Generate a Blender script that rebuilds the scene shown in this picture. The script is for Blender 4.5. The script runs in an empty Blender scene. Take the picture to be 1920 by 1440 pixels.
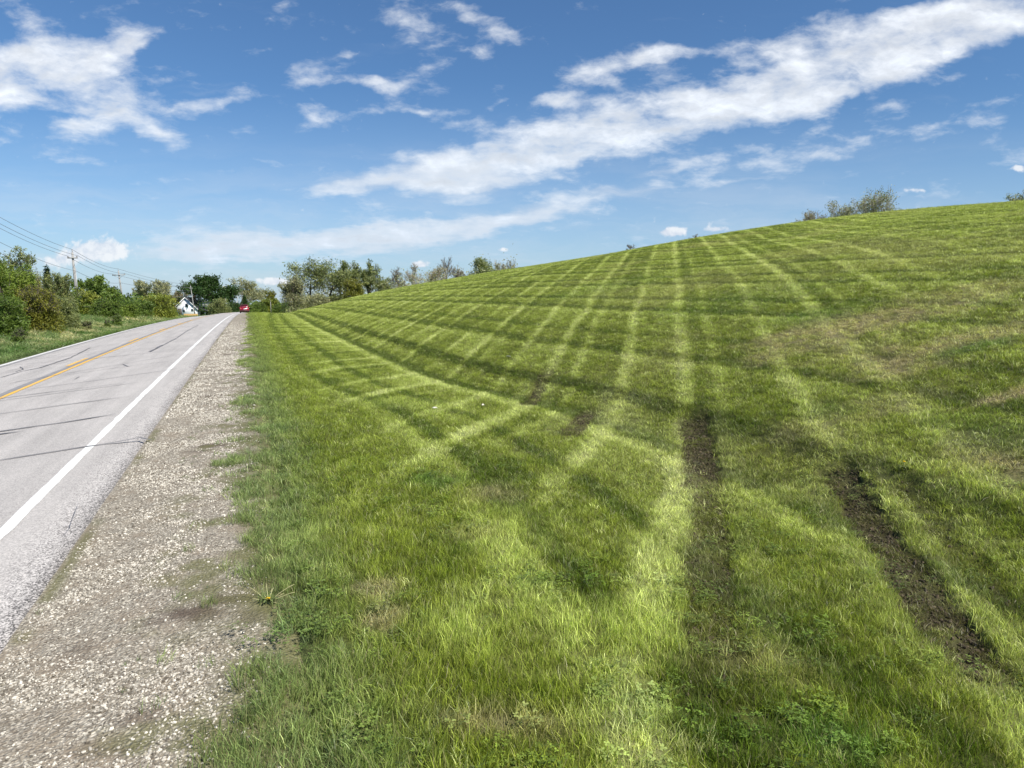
import bpy, math, random
import numpy as np
from mathutils import Vector, Matrix
sc = bpy.context.scene
R_ = math.radians
# ------------------------------------------------------------------ camera
FPX = 1330.0; PITCH = math.atan(160/FPX); CZ = 2.1
cam_d = bpy.data.cameras.new('camera'); cam = bpy.data.objects.new('camera', cam_d)
sc.collection.objects.link(cam); sc.camera = cam
cam.location = (0, 0, CZ); cam.rotation_euler = (math.pi/2-PITCH, 0, 0)
cam_d.sensor_width = 36; cam_d.lens = 36*FPX/1920
cam_d.clip_start = .05; cam_d.clip_end = 20000
# ------------------------------------------------------------------ light and exposure
SUN_AZ, SUN_EL = 128.0, 50.0
sd = bpy.data.lights.new('sun', 'SUN'); so = bpy.data.objects.new('sun', sd); sc.collection.objects.link(so)
sd.energy = 4.4; sd.angle = R_(.53); sd.color = (1, .955, .88)
S = Vector((math.sin(R_(SUN_AZ))*math.cos(R_(SUN_EL)), math.cos(R_(SUN_AZ))*math.cos(R_(SUN_EL)), math.sin(R_(SUN_EL))))
so.rotation_euler = S.to_track_quat('Z', 'Y').to_euler(); so.location = (20, -20, 40)
sc.view_settings.view_transform = 'Standard'; sc.view_settings.look = 'None'
sc.view_settings.exposure = 0.60; sc.view_settings.gamma = 1
SKY_K = .066

def rayd(px, py):
    d = np.array([(px-960)/FPX, math.cos(PITCH)-math.sin(PITCH)*(py-720)/FPX, -math.sin(PITCH)-math.cos(PITCH)*(py-720)/FPX])
    return d/d[1]

# ------------------------------------------------------------------ node helpers
class NT:
    def __init__(s, tree): s.t = tree; s.n = tree.nodes; s.l = tree.links
    def new(s, typ, **kw):
        nd_ = s.n.new(typ)
        for k, v in kw.items():
            if k.startswith('i_'):
                key = k[2:]; key = int(key) if key.isdigit() else key.replace('_', ' ')
                s.put(nd_.inputs[key], v)
            else: setattr(nd_, k, v)
        return nd_
    def put(s, sock, v):
        if isinstance(v, bpy.types.NodeSocket): s.l.new(v, sock)
        elif isinstance(v, bpy.types.Node): s.l.new(v.outputs[0], sock)
        else:
            if isinstance(v, (tuple, list)) and len(v) == 3 and sock.type == 'RGBA': v = (*v, 1)
            sock.default_value = v
    def math(s, op, a, b=None, c=None, clamp=False):
        m = s.n.new('ShaderNodeMath'); m.operation = op; m.use_clamp = clamp
        s.put(m.inputs[0], a)
        if b is not None: s.put(m.inputs[1], b)
        if c is not None: s.put(m.inputs[2], c)
        return m.outputs[0]
    def vm(s, op, a, b=None, sc_=None):
        m = s.n.new('ShaderNodeVectorMath'); m.operation = op; s.put(m.inputs[0], a)
        if b is not None: s.put(m.inputs[1], b)
        if sc_ is not None: s.put(m.inputs['Scale'], sc_)
        return m.outputs['Value'] if op in ('LENGTH', 'DOT_PRODUCT') else m.outputs[0]
    def noise(s, vec, scale, det=2, rough=.5, dist=0, w=False):
        n = s.n.new('ShaderNodeTexNoise'); s.put(n.inputs['Vector'], vec); s.put(n.inputs['Scale'], scale)
        n.inputs['Detail'].default_value = det; n.inputs['Roughness'].default_value = rough; n.inputs['Distortion'].default_value = dist
        return n
    def mix(s, f, a, b, blend='MIX'):
        m = s.n.new('ShaderNodeMix'); m.data_type = 'RGBA'; m.blend_type = blend
        s.put(m.inputs[0], f); s.put(m.inputs[6], a); s.put(m.inputs[7], b); return m.outputs[2]
    def ramp(s, f, stops, interp='LINEAR'):
        r = s.n.new('ShaderNodeValToRGB'); r.color_ramp.interpolation = interp; s.put(r.inputs[0], f)
        e = r.color_ramp.elements
        while len(e) < len(stops): e.new(.5)
        for q, (p, c) in zip(e, stops):
            q.position = p; q.color = (*c, 1) if isinstance(c, tuple) else (c, c, c, 1)
        return r.outputs[0]
    def smooth(s, x, lo, hi, a=0, b=1):
        m = s.n.new('ShaderNodeMapRange'); m.interpolation_type = 'SMOOTHSTEP'
        for i, v in enumerate((x, lo, hi, a, b)): s.put(m.inputs[i], v)
        return m.outputs[0]

# ------------------------------------------------------------------ sky
W = bpy.data.worlds.new('World'); sc.world = W; W.use_nodes = True
nt = NT(W.node_tree); nt.n.clear()
sky = nt.new('ShaderNodeTexSky'); sky.sky_type = 'NISHITA'; sky.sun_disc = False
sky.sun_elevation = R_(SUN_EL); sky.sun_rotation = R_(SUN_AZ); sky.altitude = 200; sky.air_density = 1.0; sky.dust_density = .6; sky.ozone_density = 3.0
tc = nt.new('ShaderNodeTexCoord'); D = tc.outputs['Generated']
sep = nt.new('ShaderNodeSeparateXYZ', i_0=D); dx, dy, dz = sep.outputs
dyc = nt.math('MAXIMUM', dy, .05)
u = nt.math('DIVIDE', dx, dyc); v = nt.math('DIVIDE', dz, dyc)
uv = nt.new('ShaderNodeCombineXYZ', i_0=u, i_1=v).outputs[0]
hz = nt.math('ADD', dz, .16); hz = nt.math('MAXIMUM', hz, .05)
pc = nt.new('ShaderNodeCombineXYZ', i_0=nt.math('DIVIDE', dx, hz), i_1=nt.math('DIVIDE', dy, hz)).outputs[0]
wn = nt.noise(pc, 2.6, 4, .55).outputs['Color']
warp = nt.vm('SCALE', nt.vm('SUBTRACT', wn, (.5, .5, .5)), sc_=.045)
wn2 = nt.noise(uv, 26, 3, .6).outputs['Color']
warp2 = nt.vm('SCALE', nt.vm('SUBTRACT', wn2, (.5, .5, .5)), sc_=.018)
uvw = nt.vm('ADD', nt.vm('ADD', uv, warp), warp2)
BL = [ # image-measured clouds: x, y, half length, half height, tilt, strength
 (60,140,110,52,5,1.0),(140,120,90,45,15,.95),(270,70,85,28,22,.75),(215,210,85,38,15,1.05),(150,245,45,16,0,.6),(290,250,45,20,-25,.8),(395,200,80,20,5,.62),(10,175,60,40,0,.8),(215,15,90,12,8,.4),(110,85,60,25,10,.6),
 (640,355,110,20,6,.5),(840,318,140,24,4,1.0),(980,275,150,34,8,1.0),(900,345,110,14,4,.7),(1060,300,110,22,6,.8),(1180,235,170,34,8,.95),(1340,195,150,44,10,.95),(1500,160,170,48,12,.95),(1650,100,190,52,14,1.0),(1830,50,170,48,14,1.0),(1120,150,100,28,18,.75),(1235,105,55,14,12,.6),(1050,195,42,14,4,.75),(1330,105,60,16,8,.4),(1480,70,90,22,14,.55),(1750,10,160,22,10,.7),
 (380,470,200,30,2,.62),(600,455,230,26,3,.58),(800,430,200,18,5,.5),(1000,400,150,17,8,.5),(1150,355,130,16,8,.5),(1260,310,90,12,12,.42),(1450,300,140,22,9,.62),(1560,285,55,14,12,.5),(1800,240,120,18,8,.55),(1890,190,60,12,8,.4),(1400,340,90,10,6,.3),(860,375,120,14,6,.35),(1650,300,100,10,4,.25),
 (700,155,52,15,-3,.95),(595,195,55,26,-35,.42),(690,215,55,9,6,.5),(790,214,34,7,4,.42),(845,240,20,11,10,.55),(790,75,55,25,10,.45),(895,98,30,16,25,.6),(925,58,55,16,-25,.42),(885,22,50,16,0,.5),(650,98,22,8,0,.35),(940,192,20,8,25,.5),(580,150,34,12,0,.38),(790,40,60,16,-15,.3),
 (515,528,23,7,0,1.25),(788,494,18,7,0,1.0),(1262,434,23,8,0,1.3),(1342,430,24,6,0,.8),(942,467,13,4,0,.7),(1910,315,14,7,0,.9),(1716,357,22,4,0,.6),(190,468,46,20,-4,1.2),(120,486,50,14,8,.85),(1690,390,30,4,5,.6),
]
acc = None; veil = None; puf = None
uvp = nt.vm('ADD', uv, nt.vm('SCALE', warp2, sc_=.45))
for (x, y, rx, ry, an, st) in BL:
    small = y > 300 and st >= .6 and (ry <= 9 and rx < 30 or x in (190, 120))
    d = rayd(x, y); st *= 1.35 if rx < 60 else (1.25 if y > 300 else 1)
    mp = nt.new('ShaderNodeMapping', vector_type='TEXTURE', i_0=uvp if small else uvw)
    mp.inputs[1].default_value = (d[0], d[2], 0); mp.inputs[2].default_value = (0, 0, R_(an))
    mp.inputs[3].default_value = (rx*1.12/FPX, ry*1.02/FPX, 1)
    q = nt.vm('DOT_PRODUCT', mp.outputs[0], mp.outputs[0])
    g = nt.math('POWER', .37, q)
    if small: puf = nt.math('MULTIPLY', g, st) if puf is None else nt.math('MULTIPLY_ADD', g, st, puf); continue
    if y > 300 and rx > 60: veil = nt.math('MULTIPLY', g, st) if veil is None else nt.math('MULTIPLY_ADD', g, st, veil)
    acc = nt.math('MULTIPLY', g, st) if acc is None else nt.math('MULTIPLY_ADD', g, st, acc)
acc = nt.math('MINIMUM', acc, 1.35)
f1 = nt.noise(pc, 5.5, 9, .58, .25).outputs[0]
def stretched(c_):
    mm = nt.new('ShaderNodeMapping', i_0=nt.vm('ADD', c_, warp2)); mm.inputs[2].default_value = (0, 0, R_(-11)); mm.inputs[3].default_value = (11, 25, 1)
    return nt.noise(mm.outputs[0], 1.0, 7, .6, .15).outputs[0]
f2 = stretched(uv)
fb = nt.math('ADD', nt.math('MULTIPLY', f1, .42), nt.math('MULTIPLY', f2, .58))
dens = nt.math('MULTIPLY_ADD', nt.math('SUBTRACT', fb, .5), 4.0, nt.math('MULTIPLY', acc, .74))
cov = nt.smooth(dens, .18, 1.30)
cov = nt.math('POWER', cov, .8)
# self shade: compare density a little towards the sun (up and right)
uvs = nt.vm('ADD', uv, (.012, .022, 0))
f3 = stretched(uvs)
lit = nt.math('MULTIPLY', nt.math('SUBTRACT', f2, f3), 1.5)
thick = nt.smooth(dens, .55, 1.5)
shade = nt.math('ADD', nt.math('SUBTRACT', 1.0, nt.math('MULTIPLY', thick, .06)), nt.math('MULTIPLY', lit, thick))
lo = nt.smooth(v, .0, .35)
cw = nt.mix(lo, (.66, .75, .86), (.86, .89, .93))
cw = nt.mix(nt.math('MULTIPLY', nt.smooth(dens, .7, 1.7), .55), cw, (.62, .68, .78))
ccol = nt.vm('SCALE', cw, sc_=nt.math('MULTIPLY', shade, .72))
skyc = nt.vm('SCALE', sky, sc_=SKY_K)
skyc = nt.vm('MULTIPLY', skyc, (.69, .95, 1.17))
# far haze whitening near the horizon
hzf = nt.smooth(v, .30, -.02, 0, .42)
skyc = nt.mix(hzf, skyc, (.40, .50, .64))
stm = nt.new('ShaderNodeMapping', i_0=uvw); stm.inputs[2].default_value = (0, 0, R_(-7)); stm.inputs[3].default_value = (3.2, 24, 1)
stn = nt.noise(stm.outputs[0], 1.0, 6, .6, .3).outputs[0]
vc = nt.smooth(nt.math('MULTIPLY_ADD', nt.math('SUBTRACT', stn, .5), 1.8, veil), .15, 1.15, 0, .62)
low = nt.math('MULTIPLY', nt.smooth(v, .26, .06), nt.smooth(stn, .38, .72, 0, .30))
skyc = nt.mix(nt.math('MAXIMUM', vc, low), skyc, nt.vm('SCALE', (.80, .86, .95), sc_=.60))
full = nt.mix(nt.math('MULTIPLY', cov, .93), skyc, ccol)
f4 = nt.noise(uv, 60, 5, .6, .2).outputs[0]
pcov = nt.smooth(nt.math('MULTIPLY_ADD', nt.math('SUBTRACT', f4, .5), 2.2, puf), .35, 1.05, 0, .85)
full = nt.mix(pcov, full, nt.vm('SCALE', nt.mix(nt.smooth(f4, .62, .35), (.86, .88, .91), (.66, .71, .80)), sc_=.72))
bg = nt.new('ShaderNodeBackground', i_0=full, i_1=1.0)
nt.l.new(bg.outputs[0], nt.new('ShaderNodeOutputWorld').inputs[0])

# ------------------------------------------------------------------ terrain maths: t runs along the road, n across it (right positive)
CA = .9388; SA = .3445
def sstep(x, a, b):
    q = np.clip((x-a)/(b-a), 0, 1); return q*q*(3-2*q)
def tn(X, Y): return -SA*X+CA*Y, CA*X+SA*Y
def xy(t, n): return -SA*t+CA*n, CA*t+SA*n
def G(t):
    t = np.maximum(np.asarray(t, float), -60); a, c = .0138, .0001287; t0 = 125.
    g = a*t-c*t*t; g0 = a*t0-c*t0*t0; s0 = a-2*c*t0; k = .02; e = np.maximum(t, t0)-t0
    return np.where(t < t0, g, g0-.0115*e+(s0+.0115)/k*(1-np.exp(-k*e)))
def nd(t): return np.interp(t, [-5, 3, 5, 8.6, 11.5, 13.5, 16, 19, 22, 30, 47, 70, 100], [4.7, 4.95, 5.15, 5.5, 5.4, 5.05, 4.5, 4.3, 4.22, 4.1, 4.15, 4.6, 5.6])
def base(X, Y):
    t, n = tn(X, Y)
    r = np.interp(n, [-300, -60, -40, -22, -14, -11.5, -9.6, -8.7, -1.4, -.9, 0, 2, 4., 60], [-2, .6, .6, .45, -.25, -.6, -.75, -.47, 0, 0, .06, .02, -.10, -.10])
    r = np.where((n > -8.7) & (n < -1.4), .065*(n+1.42), r)
    r = r-1.9*sstep(t, 130, 225)*sstep(-n, 10, 16)
    s = np.maximum(n-nd(t), 0); ss = np.minimum(s, 60)
    h = .3*ss-.0025*ss*ss; h = np.where(s < 1.2, h*(s/1.2), h)
    h = h-sstep(s, 6, 24)*np.interp(t, [25, 29.7, 33.5, 36, 39, 44, 50, 58, 70, 90, 105, 120], [.35, .33, .18, .02, -.07, 0, .25, .40, .52, .55, .45, .15])
    q = np.clip((t-100)/80, 0, 1); h = h*(1-q*q*(3-2*q))
    q = np.clip((s-75)/80, 0, 1); h = h*(1-q*q*(3-2*q))
    return G(t)+r+h
def hit(px, py):
    d = rayd(px, py); Y = np.geomspace(2, 600, 5000); z = CZ+d[2]*Y; b = base(d[0]*Y, Y)
    i = np.where(z < b)[0]
    if len(i) == 0: i = [len(Y)-1]
    return d[0]*Y[i[0]], Y[i[0]]
# ------------------------------------------------------------------ numpy noise
def _h(i, j, s):
    n = (i*374761393+j*668265263+s*1442695041) & 0xffffffff
    n = ((n ^ (n >> 13))*1274126177) & 0xffffffff
    return ((n ^ (n >> 16)) & 0xffff)/65535.0
def vn(x, y, s=0):
    xi = np.floor(x).astype(np.int64); yi = np.floor(y).astype(np.int64); fx = x-xi; fy = y-yi
    fx = fx*fx*(3-2*fx); fy = fy*fy*(3-2*fy)
    a = _h(xi, yi, s); b = _h(xi+1, yi, s); c = _h(xi, yi+1, s); d = _h(xi+1, yi+1, s)
    return (a*(1-fx)+b*fx)*(1-fy)+(c*(1-fx)+d*fx)*fy
def fbm(x, y, s=0, o=4):
    r = 0; a = .5; w = 0
    for k in range(o): r = r+a*vn(x*2**k+k*7.3, y*2**k-k*3.1, s+k); w += a; a *= .5
    return r/w
def gau(x, w): return np.exp(-(x/w)**2)
def segdist(X, Y, pts):
    """distance to a polyline, position along it 0..1, and side (positive = right)"""
    best = np.full(X.shape, 1e9); al = np.zeros(X.shape); sd_ = np.zeros(X.shape)
    L = [0]
    for i in range(len(pts)-1): L.append(L[-1]+math.dist(pts[i], pts[i+1]))
    for i in range(len(pts)-1):
        ax, ay = pts[i]; bx, by = pts[i+1]; ex, ey = bx-ax, by-ay; l2 = ex*ex+ey*ey
        q = np.clip(((X-ax)*ex+(Y-ay)*ey)/l2, 0, 1); qx = X-ax-q*ex; qy = Y-ay-q*ey; dd = np.hypot(qx, qy)
        m = dd < best; best = np.where(m, dd, best)
        al = np.where(m, (L[i]+q*(L[i+1]-L[i]))/L[-1], al); sd_ = np.where(m, np.sign(ex*qy-ey*qx)*-1, sd_)
    return best, al, sd_
RUT1 = [hit(*q) for q in ((1296,770),(1306,830),(1318,900),(1328,960),(1332,1060),(1334,1200),(1345,1330),(1360,1440))]
RUT2 = [hit(*q) for q in ((1560,868),(1600,930),(1640,990),(1690,1060),(1740,1130),(1790,1190),(1850,1270),(1920,1360))]
RUT3 = [hit(*q) for q in ((1680,900),(1740,960),(1800,1030),(1860,1100),(1960,1220))]
RUT4 = [hit(*q) for q in ((985,765),(1003,745),(1030,690))]
RUT5 = [hit(*q) for q in ((1060,822),(1085,795),(1108,765))]
def blob(px, py, rx, ry):
    x, y = hit(px, py); return x, y, rx, ry
# patches: x, y, radius across, radius away, kind  (d dry, g deep green, s soil, l lush light)
PATCH = [(1580,610,1.1,.9,'d',.8),(1700,600,1.2,.6,'d',.5),(1850,630,1.0,.5,'d',.7),(1690,680,.8,.7,'d',.8),(1900,742,.6,.22,'d',.9),(1880,860,.45,.7,'d',.7),(1480,660,.9,.5,'d',.5),
 (1620,770,1.0,.5,'d',.35),(1450,640,.8,.5,'d',.5),(1800,555,1.5,1.0,'d',.5),(1820,785,.5,.3,'g',.3),(1820,655,.6,.3,'g',.8),(1560,770,.35,.35,'g',.5),(1540,590,.9,.8,'g',.5),
 (700,1110,.16,.2,'d',.9),(720,1170,.12,.2,'d',.7),(950,1360,.3,.16,'d',.7),(930,930,.35,.35,'d',.5),(880,1000,.25,.2,'d',.4),(1440,1250,.3,.25,'d',.35),(1280,1010,.25,.9,'p',.45),(1265,900,.15,.6,'p',.5),
 (545,1185,.12,.12,'g',1.0),(815,905,.4,.3,'g',.7),(1560,1400,.4,.2,'g',.8),(1010,1095,.12,.12,'g',.6),(1240,1340,.3,.2,'g',.3),(1890,820,.5,.4,'g',.5),(500,810,.3,.7,'g',.4),
 (850,1180,.3,.25,'l',.6),(1100,1170,.4,.3,'l',.6),(1240,1180,.3,.5,'l',.5),(1450,930,.8,.3,'l',.4),(1800,900,.3,.6,'l',.4),(620,1300,.2,.3,'l',.4),(560,1010,.25,.3,'l',.7),(950,1000,.5,.8,'l',.45),(780,760,.9,.7,'l',.4),(1160,780,.5,1.4,'p',.45),(1620,660,1.0,.8,'d',.35),
 (1400,560,2,1.5,'g',.3),(1130,540,2.5,2,'g',.25)]
PW = [(*hit(a, b), rx, ry, k, s) for a, b, rx, ry, k, s in PATCH]
SOILW = [(*hit(a, b), rx, ry, s) for a, b, rx, ry, s in ((350,1150,.22,.13,.95),(430,1125,.2,.1,.9),(300,1165,.12,.07,.7),(480,1150,.12,.1,.7),(470,1070,.1,.1,.5),(395,835,.22,.12,.8),(370,845,.2,.1,.5),(395,742,.3,.14,.8),(425,665,.3,.2,.7),(405,695,.3,.14,.6),(270,1340,.12,.07,.6),(200,1400,.16,.06,.5),(440,630,.5,.3,.4),(140,1220,.1,.16,.4))]
def col(*c): return np.array(c)
DARK = col(.058, .086, .007); MID = col(.142, .170, .021); LIGHT = col(.248, .280, .074); PALE = col(.38, .395, .17)
STRAW = col(.34, .28, .16); SOIL = col(.055, .040, .026); BLUE = col(.105, .140, .068); DEEP = col(.075, .130, .024)
def lerp(a, b, f): return a*(1-f[..., None])+b*f[..., None]
def tone(X, Y):
    """what grows at a place: albedo with mowing-stripe sheen painted in, height factor, cover 0..1"""
    t, n = tn(X, Y); r = np.hypot(X, Y)
    wx = X+.16*(fbm(X*.4, Y*.4, 50, 2)-.5)+.05*(fbm(X*3, Y*3, 51, 2)-.5)
    v0 = n-nd(t)
    uu = wx-.22*Y+.42*sstep(-v0, -.3, 3.2); vv = v0+.14*(fbm(X*.4, Y*.4, 52, 2)-.5)+.06*(fbm(X*3.3, Y*3.3, 57, 2)-.5)
    L = .44+.30*(fbm(X*.45, Y*.45, 1)-.5)+.40*(fbm(X*2.2, Y*2.2, 5)-.5)+.55*(fbm(X*9, Y*9, 9, 2)-.5)
    D_ = .55*sstep(fbm(X*.35, Y*.35, 12), .45, .75)*sstep(X, -1, 6)+.15*fbm(X*3, Y*3, 13)
    sg = lambda x, w: np.exp(-(x/w)**4)
    I = lambda x: x.astype(np.int64)
    # wheel tracks 1.2 m apart, passes 2.9 m apart, running away from us up the slope; bent-grass sheen and pale clippings painted as colour
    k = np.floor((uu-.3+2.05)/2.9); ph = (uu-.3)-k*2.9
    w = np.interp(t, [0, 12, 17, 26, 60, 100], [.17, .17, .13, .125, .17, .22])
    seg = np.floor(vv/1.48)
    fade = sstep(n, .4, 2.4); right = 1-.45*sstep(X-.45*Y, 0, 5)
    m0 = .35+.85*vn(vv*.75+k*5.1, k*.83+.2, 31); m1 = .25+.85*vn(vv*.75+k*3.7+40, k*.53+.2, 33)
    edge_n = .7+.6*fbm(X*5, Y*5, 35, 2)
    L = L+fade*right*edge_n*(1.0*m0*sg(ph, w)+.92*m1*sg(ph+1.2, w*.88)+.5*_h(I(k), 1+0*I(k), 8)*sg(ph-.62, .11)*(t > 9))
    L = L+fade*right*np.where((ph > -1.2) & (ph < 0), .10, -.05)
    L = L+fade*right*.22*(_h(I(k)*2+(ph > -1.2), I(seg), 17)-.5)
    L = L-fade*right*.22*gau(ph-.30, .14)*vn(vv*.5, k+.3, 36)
    # passes along the slope, light and dark of the bent blades painted in likewise
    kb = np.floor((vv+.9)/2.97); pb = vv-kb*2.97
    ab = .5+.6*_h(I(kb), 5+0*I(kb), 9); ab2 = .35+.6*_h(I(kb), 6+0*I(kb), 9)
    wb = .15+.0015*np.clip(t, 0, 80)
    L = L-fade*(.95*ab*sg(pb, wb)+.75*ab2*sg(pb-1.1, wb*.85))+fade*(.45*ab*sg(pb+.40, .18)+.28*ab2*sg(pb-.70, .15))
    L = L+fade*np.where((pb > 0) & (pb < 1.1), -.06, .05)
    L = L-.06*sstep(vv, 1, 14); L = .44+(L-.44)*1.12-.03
    # foot line
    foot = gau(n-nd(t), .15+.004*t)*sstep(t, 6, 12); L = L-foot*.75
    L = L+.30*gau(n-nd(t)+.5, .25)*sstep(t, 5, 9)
    C = np.where(L[..., None] < .5, lerp(DARK, MID, np.clip(L/.5, 0, 1)), np.where(L[..., None] < 1, lerp(MID, LIGHT, np.clip((L-.5)/.5, 0, 1)), lerp(LIGHT, PALE, np.clip(L-1, 0, 1))))
    C = C.copy(); H = .75+.5*fbm(X*2, Y*2, 22, 3); K = np.ones(X.shape)
    for (px_, py_, rx, ry, kd, st) in PW:
        m = (abs(X-px_) < rx*2.6) & (abs(Y-py_) < ry*2.6)
        if not m.any(): continue
        xx, yy = X[m], Y[m]
        q = np.sqrt(((xx-px_)/rx)**2+((yy-py_)/ry)**2)+1.3*(fbm(xx*4, yy*4, 61, 3)-.5)
        f = (1-sstep(q, .3, 1.5))*st*((.25+1.1*fbm(xx*5, yy*5, 62, 3)) if kd in 'dp' else 1); f = np.clip(f, 0, 1); c = C[m]
        tg = {'d': STRAW*.9, 'g': DEEP, 'l': LIGHT*1.15, 'p': PALE*.9}[kd]
        C[m] = lerp(c, tg, f); h = H[m]; H[m] = h*(1+f*{'d': -.4, 'g': .1, 'l': .45, 'p': -.1}[kd])
        if kd == 'd': kk = K[m]; K[m] = kk*(1-.25*f)
    C = lerp(C, STRAW*.85, np.clip(D_*.42*sstep(n, 1.5, 4), 0, 1))
    rs = np.clip(.0+.8*sstep(n, .9, 0)*(1-sstep(t, 12, 40)*.6), 0, 1)
    C = lerp(C, BLUE*(.75+.7*fbm(X*3, Y*3, 71, 2))[..., None], rs*.75)
    # verge over the road
    lf = sstep(n, -8.2, -9)
    CL = lerp(col(.085, .12, .040), col(.045, .085, .018), sstep(fbm(X*.5, Y*.5, 81), .4, .6))
    CL = lerp(CL, col(.30, .27, .15), np.clip(sstep(fbm(X*.8, Y*.8, 83, 3), .48, .66)*gau(n+11.8, 2.2)*sstep(t, 35, 50)*1.1, 0, 1))
    C = lerp(C, CL, lf); H = H*(1-lf)+lf*(1.5+3.5*sstep(-n, 9.6, 12)*fbm(X*.7, Y*.7, 85))
    # wheel ruts
    S_ = np.zeros(X.shape)
    for pts, w, st, a0, a1 in ((RUT1, .27, 1.0, .0, .50), (RUT2, .23, 1.0, .0, 1.0), (RUT3, .15, .42, 0, 1), (RUT4, .22, .8, 0, 1), (RUT5, .24, .85, 0, 1), (RUT1, .22, .6, .4, 1.0)):
        dd, al, sdn = segdist(X, Y, pts)
        nz = fbm(X*7, Y*7, 91, 3)-.5
        e = 1-sstep(dd+nz*.16, w*.72, w*1.0)
        e = e*sstep(al, a0-.001, a0+.06)*(1-sstep(al, a1-.2, a1+.02))*st*(.40+1.05*fbm(X*5, Y*5, 93, 3))
        S_ = np.maximum(S_, np.clip(e, 0, 1))
        rim = gau(dd-w*1.5, w*.45)*(1-sstep(al, a1-.2, a1))*sstep(al, a0, a0+.1)
        C = lerp(C, PALE*.85, np.clip(rim*.25*st, 0, 1))
    C = lerp(C, np.array([.052, .045, .020]), np.clip(S_*.95, 0, 1)); H = H*(1-.5*S_); K = K*(1-.60*S_*sstep(fbm(X*6, Y*6, 97, 3), .3, .6))
    return C, H, K, S_

# ------------------------------------------------------------------ object helpers
def link(o): sc.collection.objects.link(o); return o
def mesh_np(name, V, F, mat=None, smooth=False, uv=None):
    """V (n,3); F (m,k) uniform polygons or list of arrays"""
    me = bpy.data.meshes.new(name); V = np.asarray(V, np.float32)
    Fs = F if isinstance(F, list) else [F]
    Fs = [np.asarray(f, np.int32) for f in Fs if len(f)]
    me.vertices.add(len(V)); me.vertices.foreach_set('co', V.ravel())
    li = np.concatenate([f.ravel() for f in Fs]); me.loops.add(len(li)); me.loops.foreach_set('vertex_index', li)
    tot = np.concatenate([np.full(len(f), f.shape[1]) for f in Fs]); me.polygons.add(len(tot))
    st = np.concatenate([[0], np.cumsum(tot)[:-1]]); me.polygons.foreach_set('loop_start', st.astype(np.int32))
    if smooth: me.polygons.foreach_set('use_smooth', np.ones(len(tot), bool))
    if uv is not None:
        l = me.uv_layers.new(name='UVMap'); l.data.foreach_set('uv', np.asarray(uv, np.float32)[li].ravel())
    me.update(calc_edges=True)
    if mat: me.materials.append(mat)
    return me
def obj(name, me, parent=None, **props):
    o = bpy.data.objects.new(name, me); link(o)
    if parent: o.parent = parent
    for k, v in props.items(): o[k] = v
    return o
def empty(name, loc, **props):
    o = obj(name, None, **props); o.location = loc; return o
def attr(me, name, typ, dom, data):
    a = me.attributes.new(name, typ, dom)
    key = {'FLOAT': 'value', 'INT': 'value', 'FLOAT_VECTOR': 'vector', 'FLOAT_COLOR': 'color'}[typ]
    a.data.foreach_set(key, np.asarray(data, np.int32 if typ == 'INT' else np.float32).ravel())
def grid_faces(nr, nc):
    i = np.arange((nr-1)*(nc-1)); a = (i//(nc-1))*nc+i % (nc-1)
    return np.stack([a, a+1, a+nc+1, a+nc], 1)
class MB:
    """collects simple solids in one mesh"""
    def __init__(s): s.V = []; s.F = {}
    def add(s, V, F):
        b = sum(len(v) for v in s.V); s.V.append(np.asarray(V, float))
        for f in F: s.F.setdefault(len(f), []).append([b+i for i in f])
    def box(s, c, d, rz=0, taper=1):
        x, y, z = np.array(d)/2; P = []
        for k, tp in ((-z, 1), (z, taper)):
            P += [(-x*tp, -y*tp, k), (x*tp, -y*tp, k), (x*tp, y*tp, k), (-x*tp, y*tp, k)]
        P = np.array(P); ca, sa = math.cos(rz), math.sin(rz)
        P = np.stack([P[:, 0]*ca-P[:, 1]*sa, P[:, 0]*sa+P[:, 1]*ca, P[:, 2]], 1)+np.array(c)
        s.add(P, [(3, 2, 1, 0), (4, 5, 6, 7), (0, 1, 5, 4), (1, 2, 6, 5), (2, 3, 7, 6), (3, 0, 4, 7)])
    def tube(s, pts, rad, n=8, cap=True):
        pts = np.array(pts, float); rad = np.broadcast_to(rad, len(pts)); R = []
        for i, p in enumerate(pts):
            d = pts[min(i+1, len(pts)-1)]-pts[max(i-1, 0)]; d = d/(np.linalg.norm(d)+1e-9)
            a = np.cross(d, [0, 0, 1.] if abs(d[2]) < .9 else [1., 0, 0]); a /= np.linalg.norm(a); b = np.cross(d, a)
            for k in range(n):
                q = 2*math.pi*k/n; R.append(p+rad[i]*(a*math.cos(q)+b*math.sin(q)))
        F = []
        for i in range(len(pts)-1):
            for k in range(n): F.append((i*n+k, i*n+(k+1) % n, (i+1)*n+(k+1) % n, (i+1)*n+k))
        if cap: F.append(tuple(range(n))[::-1]); F.append(tuple((len(pts)-1)*n+k for k in range(n)))
        s.add(R, F)
    def prism(s, poly, y0, y1):
        """polygon in x,z extruded along y"""
        n = len(poly); V = [(x, y0, z) for x, z in poly]+[(x, y1, z) for x, z in poly]
        F = [tuple(range(n)), tuple(range(2*n-1, n-1, -1))]+[((k+1) % n, k, n+k, n+(k+1) % n) for k in range(n)]
        s.add(V, F)
    def build(s, name, mat, parent=None, smooth=False, **props):
        me = mesh_np(name, np.concatenate(s.V), [np.array(f) for f in s.F.values()], mat, smooth)
        return obj(name, me, parent, **props)
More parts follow.
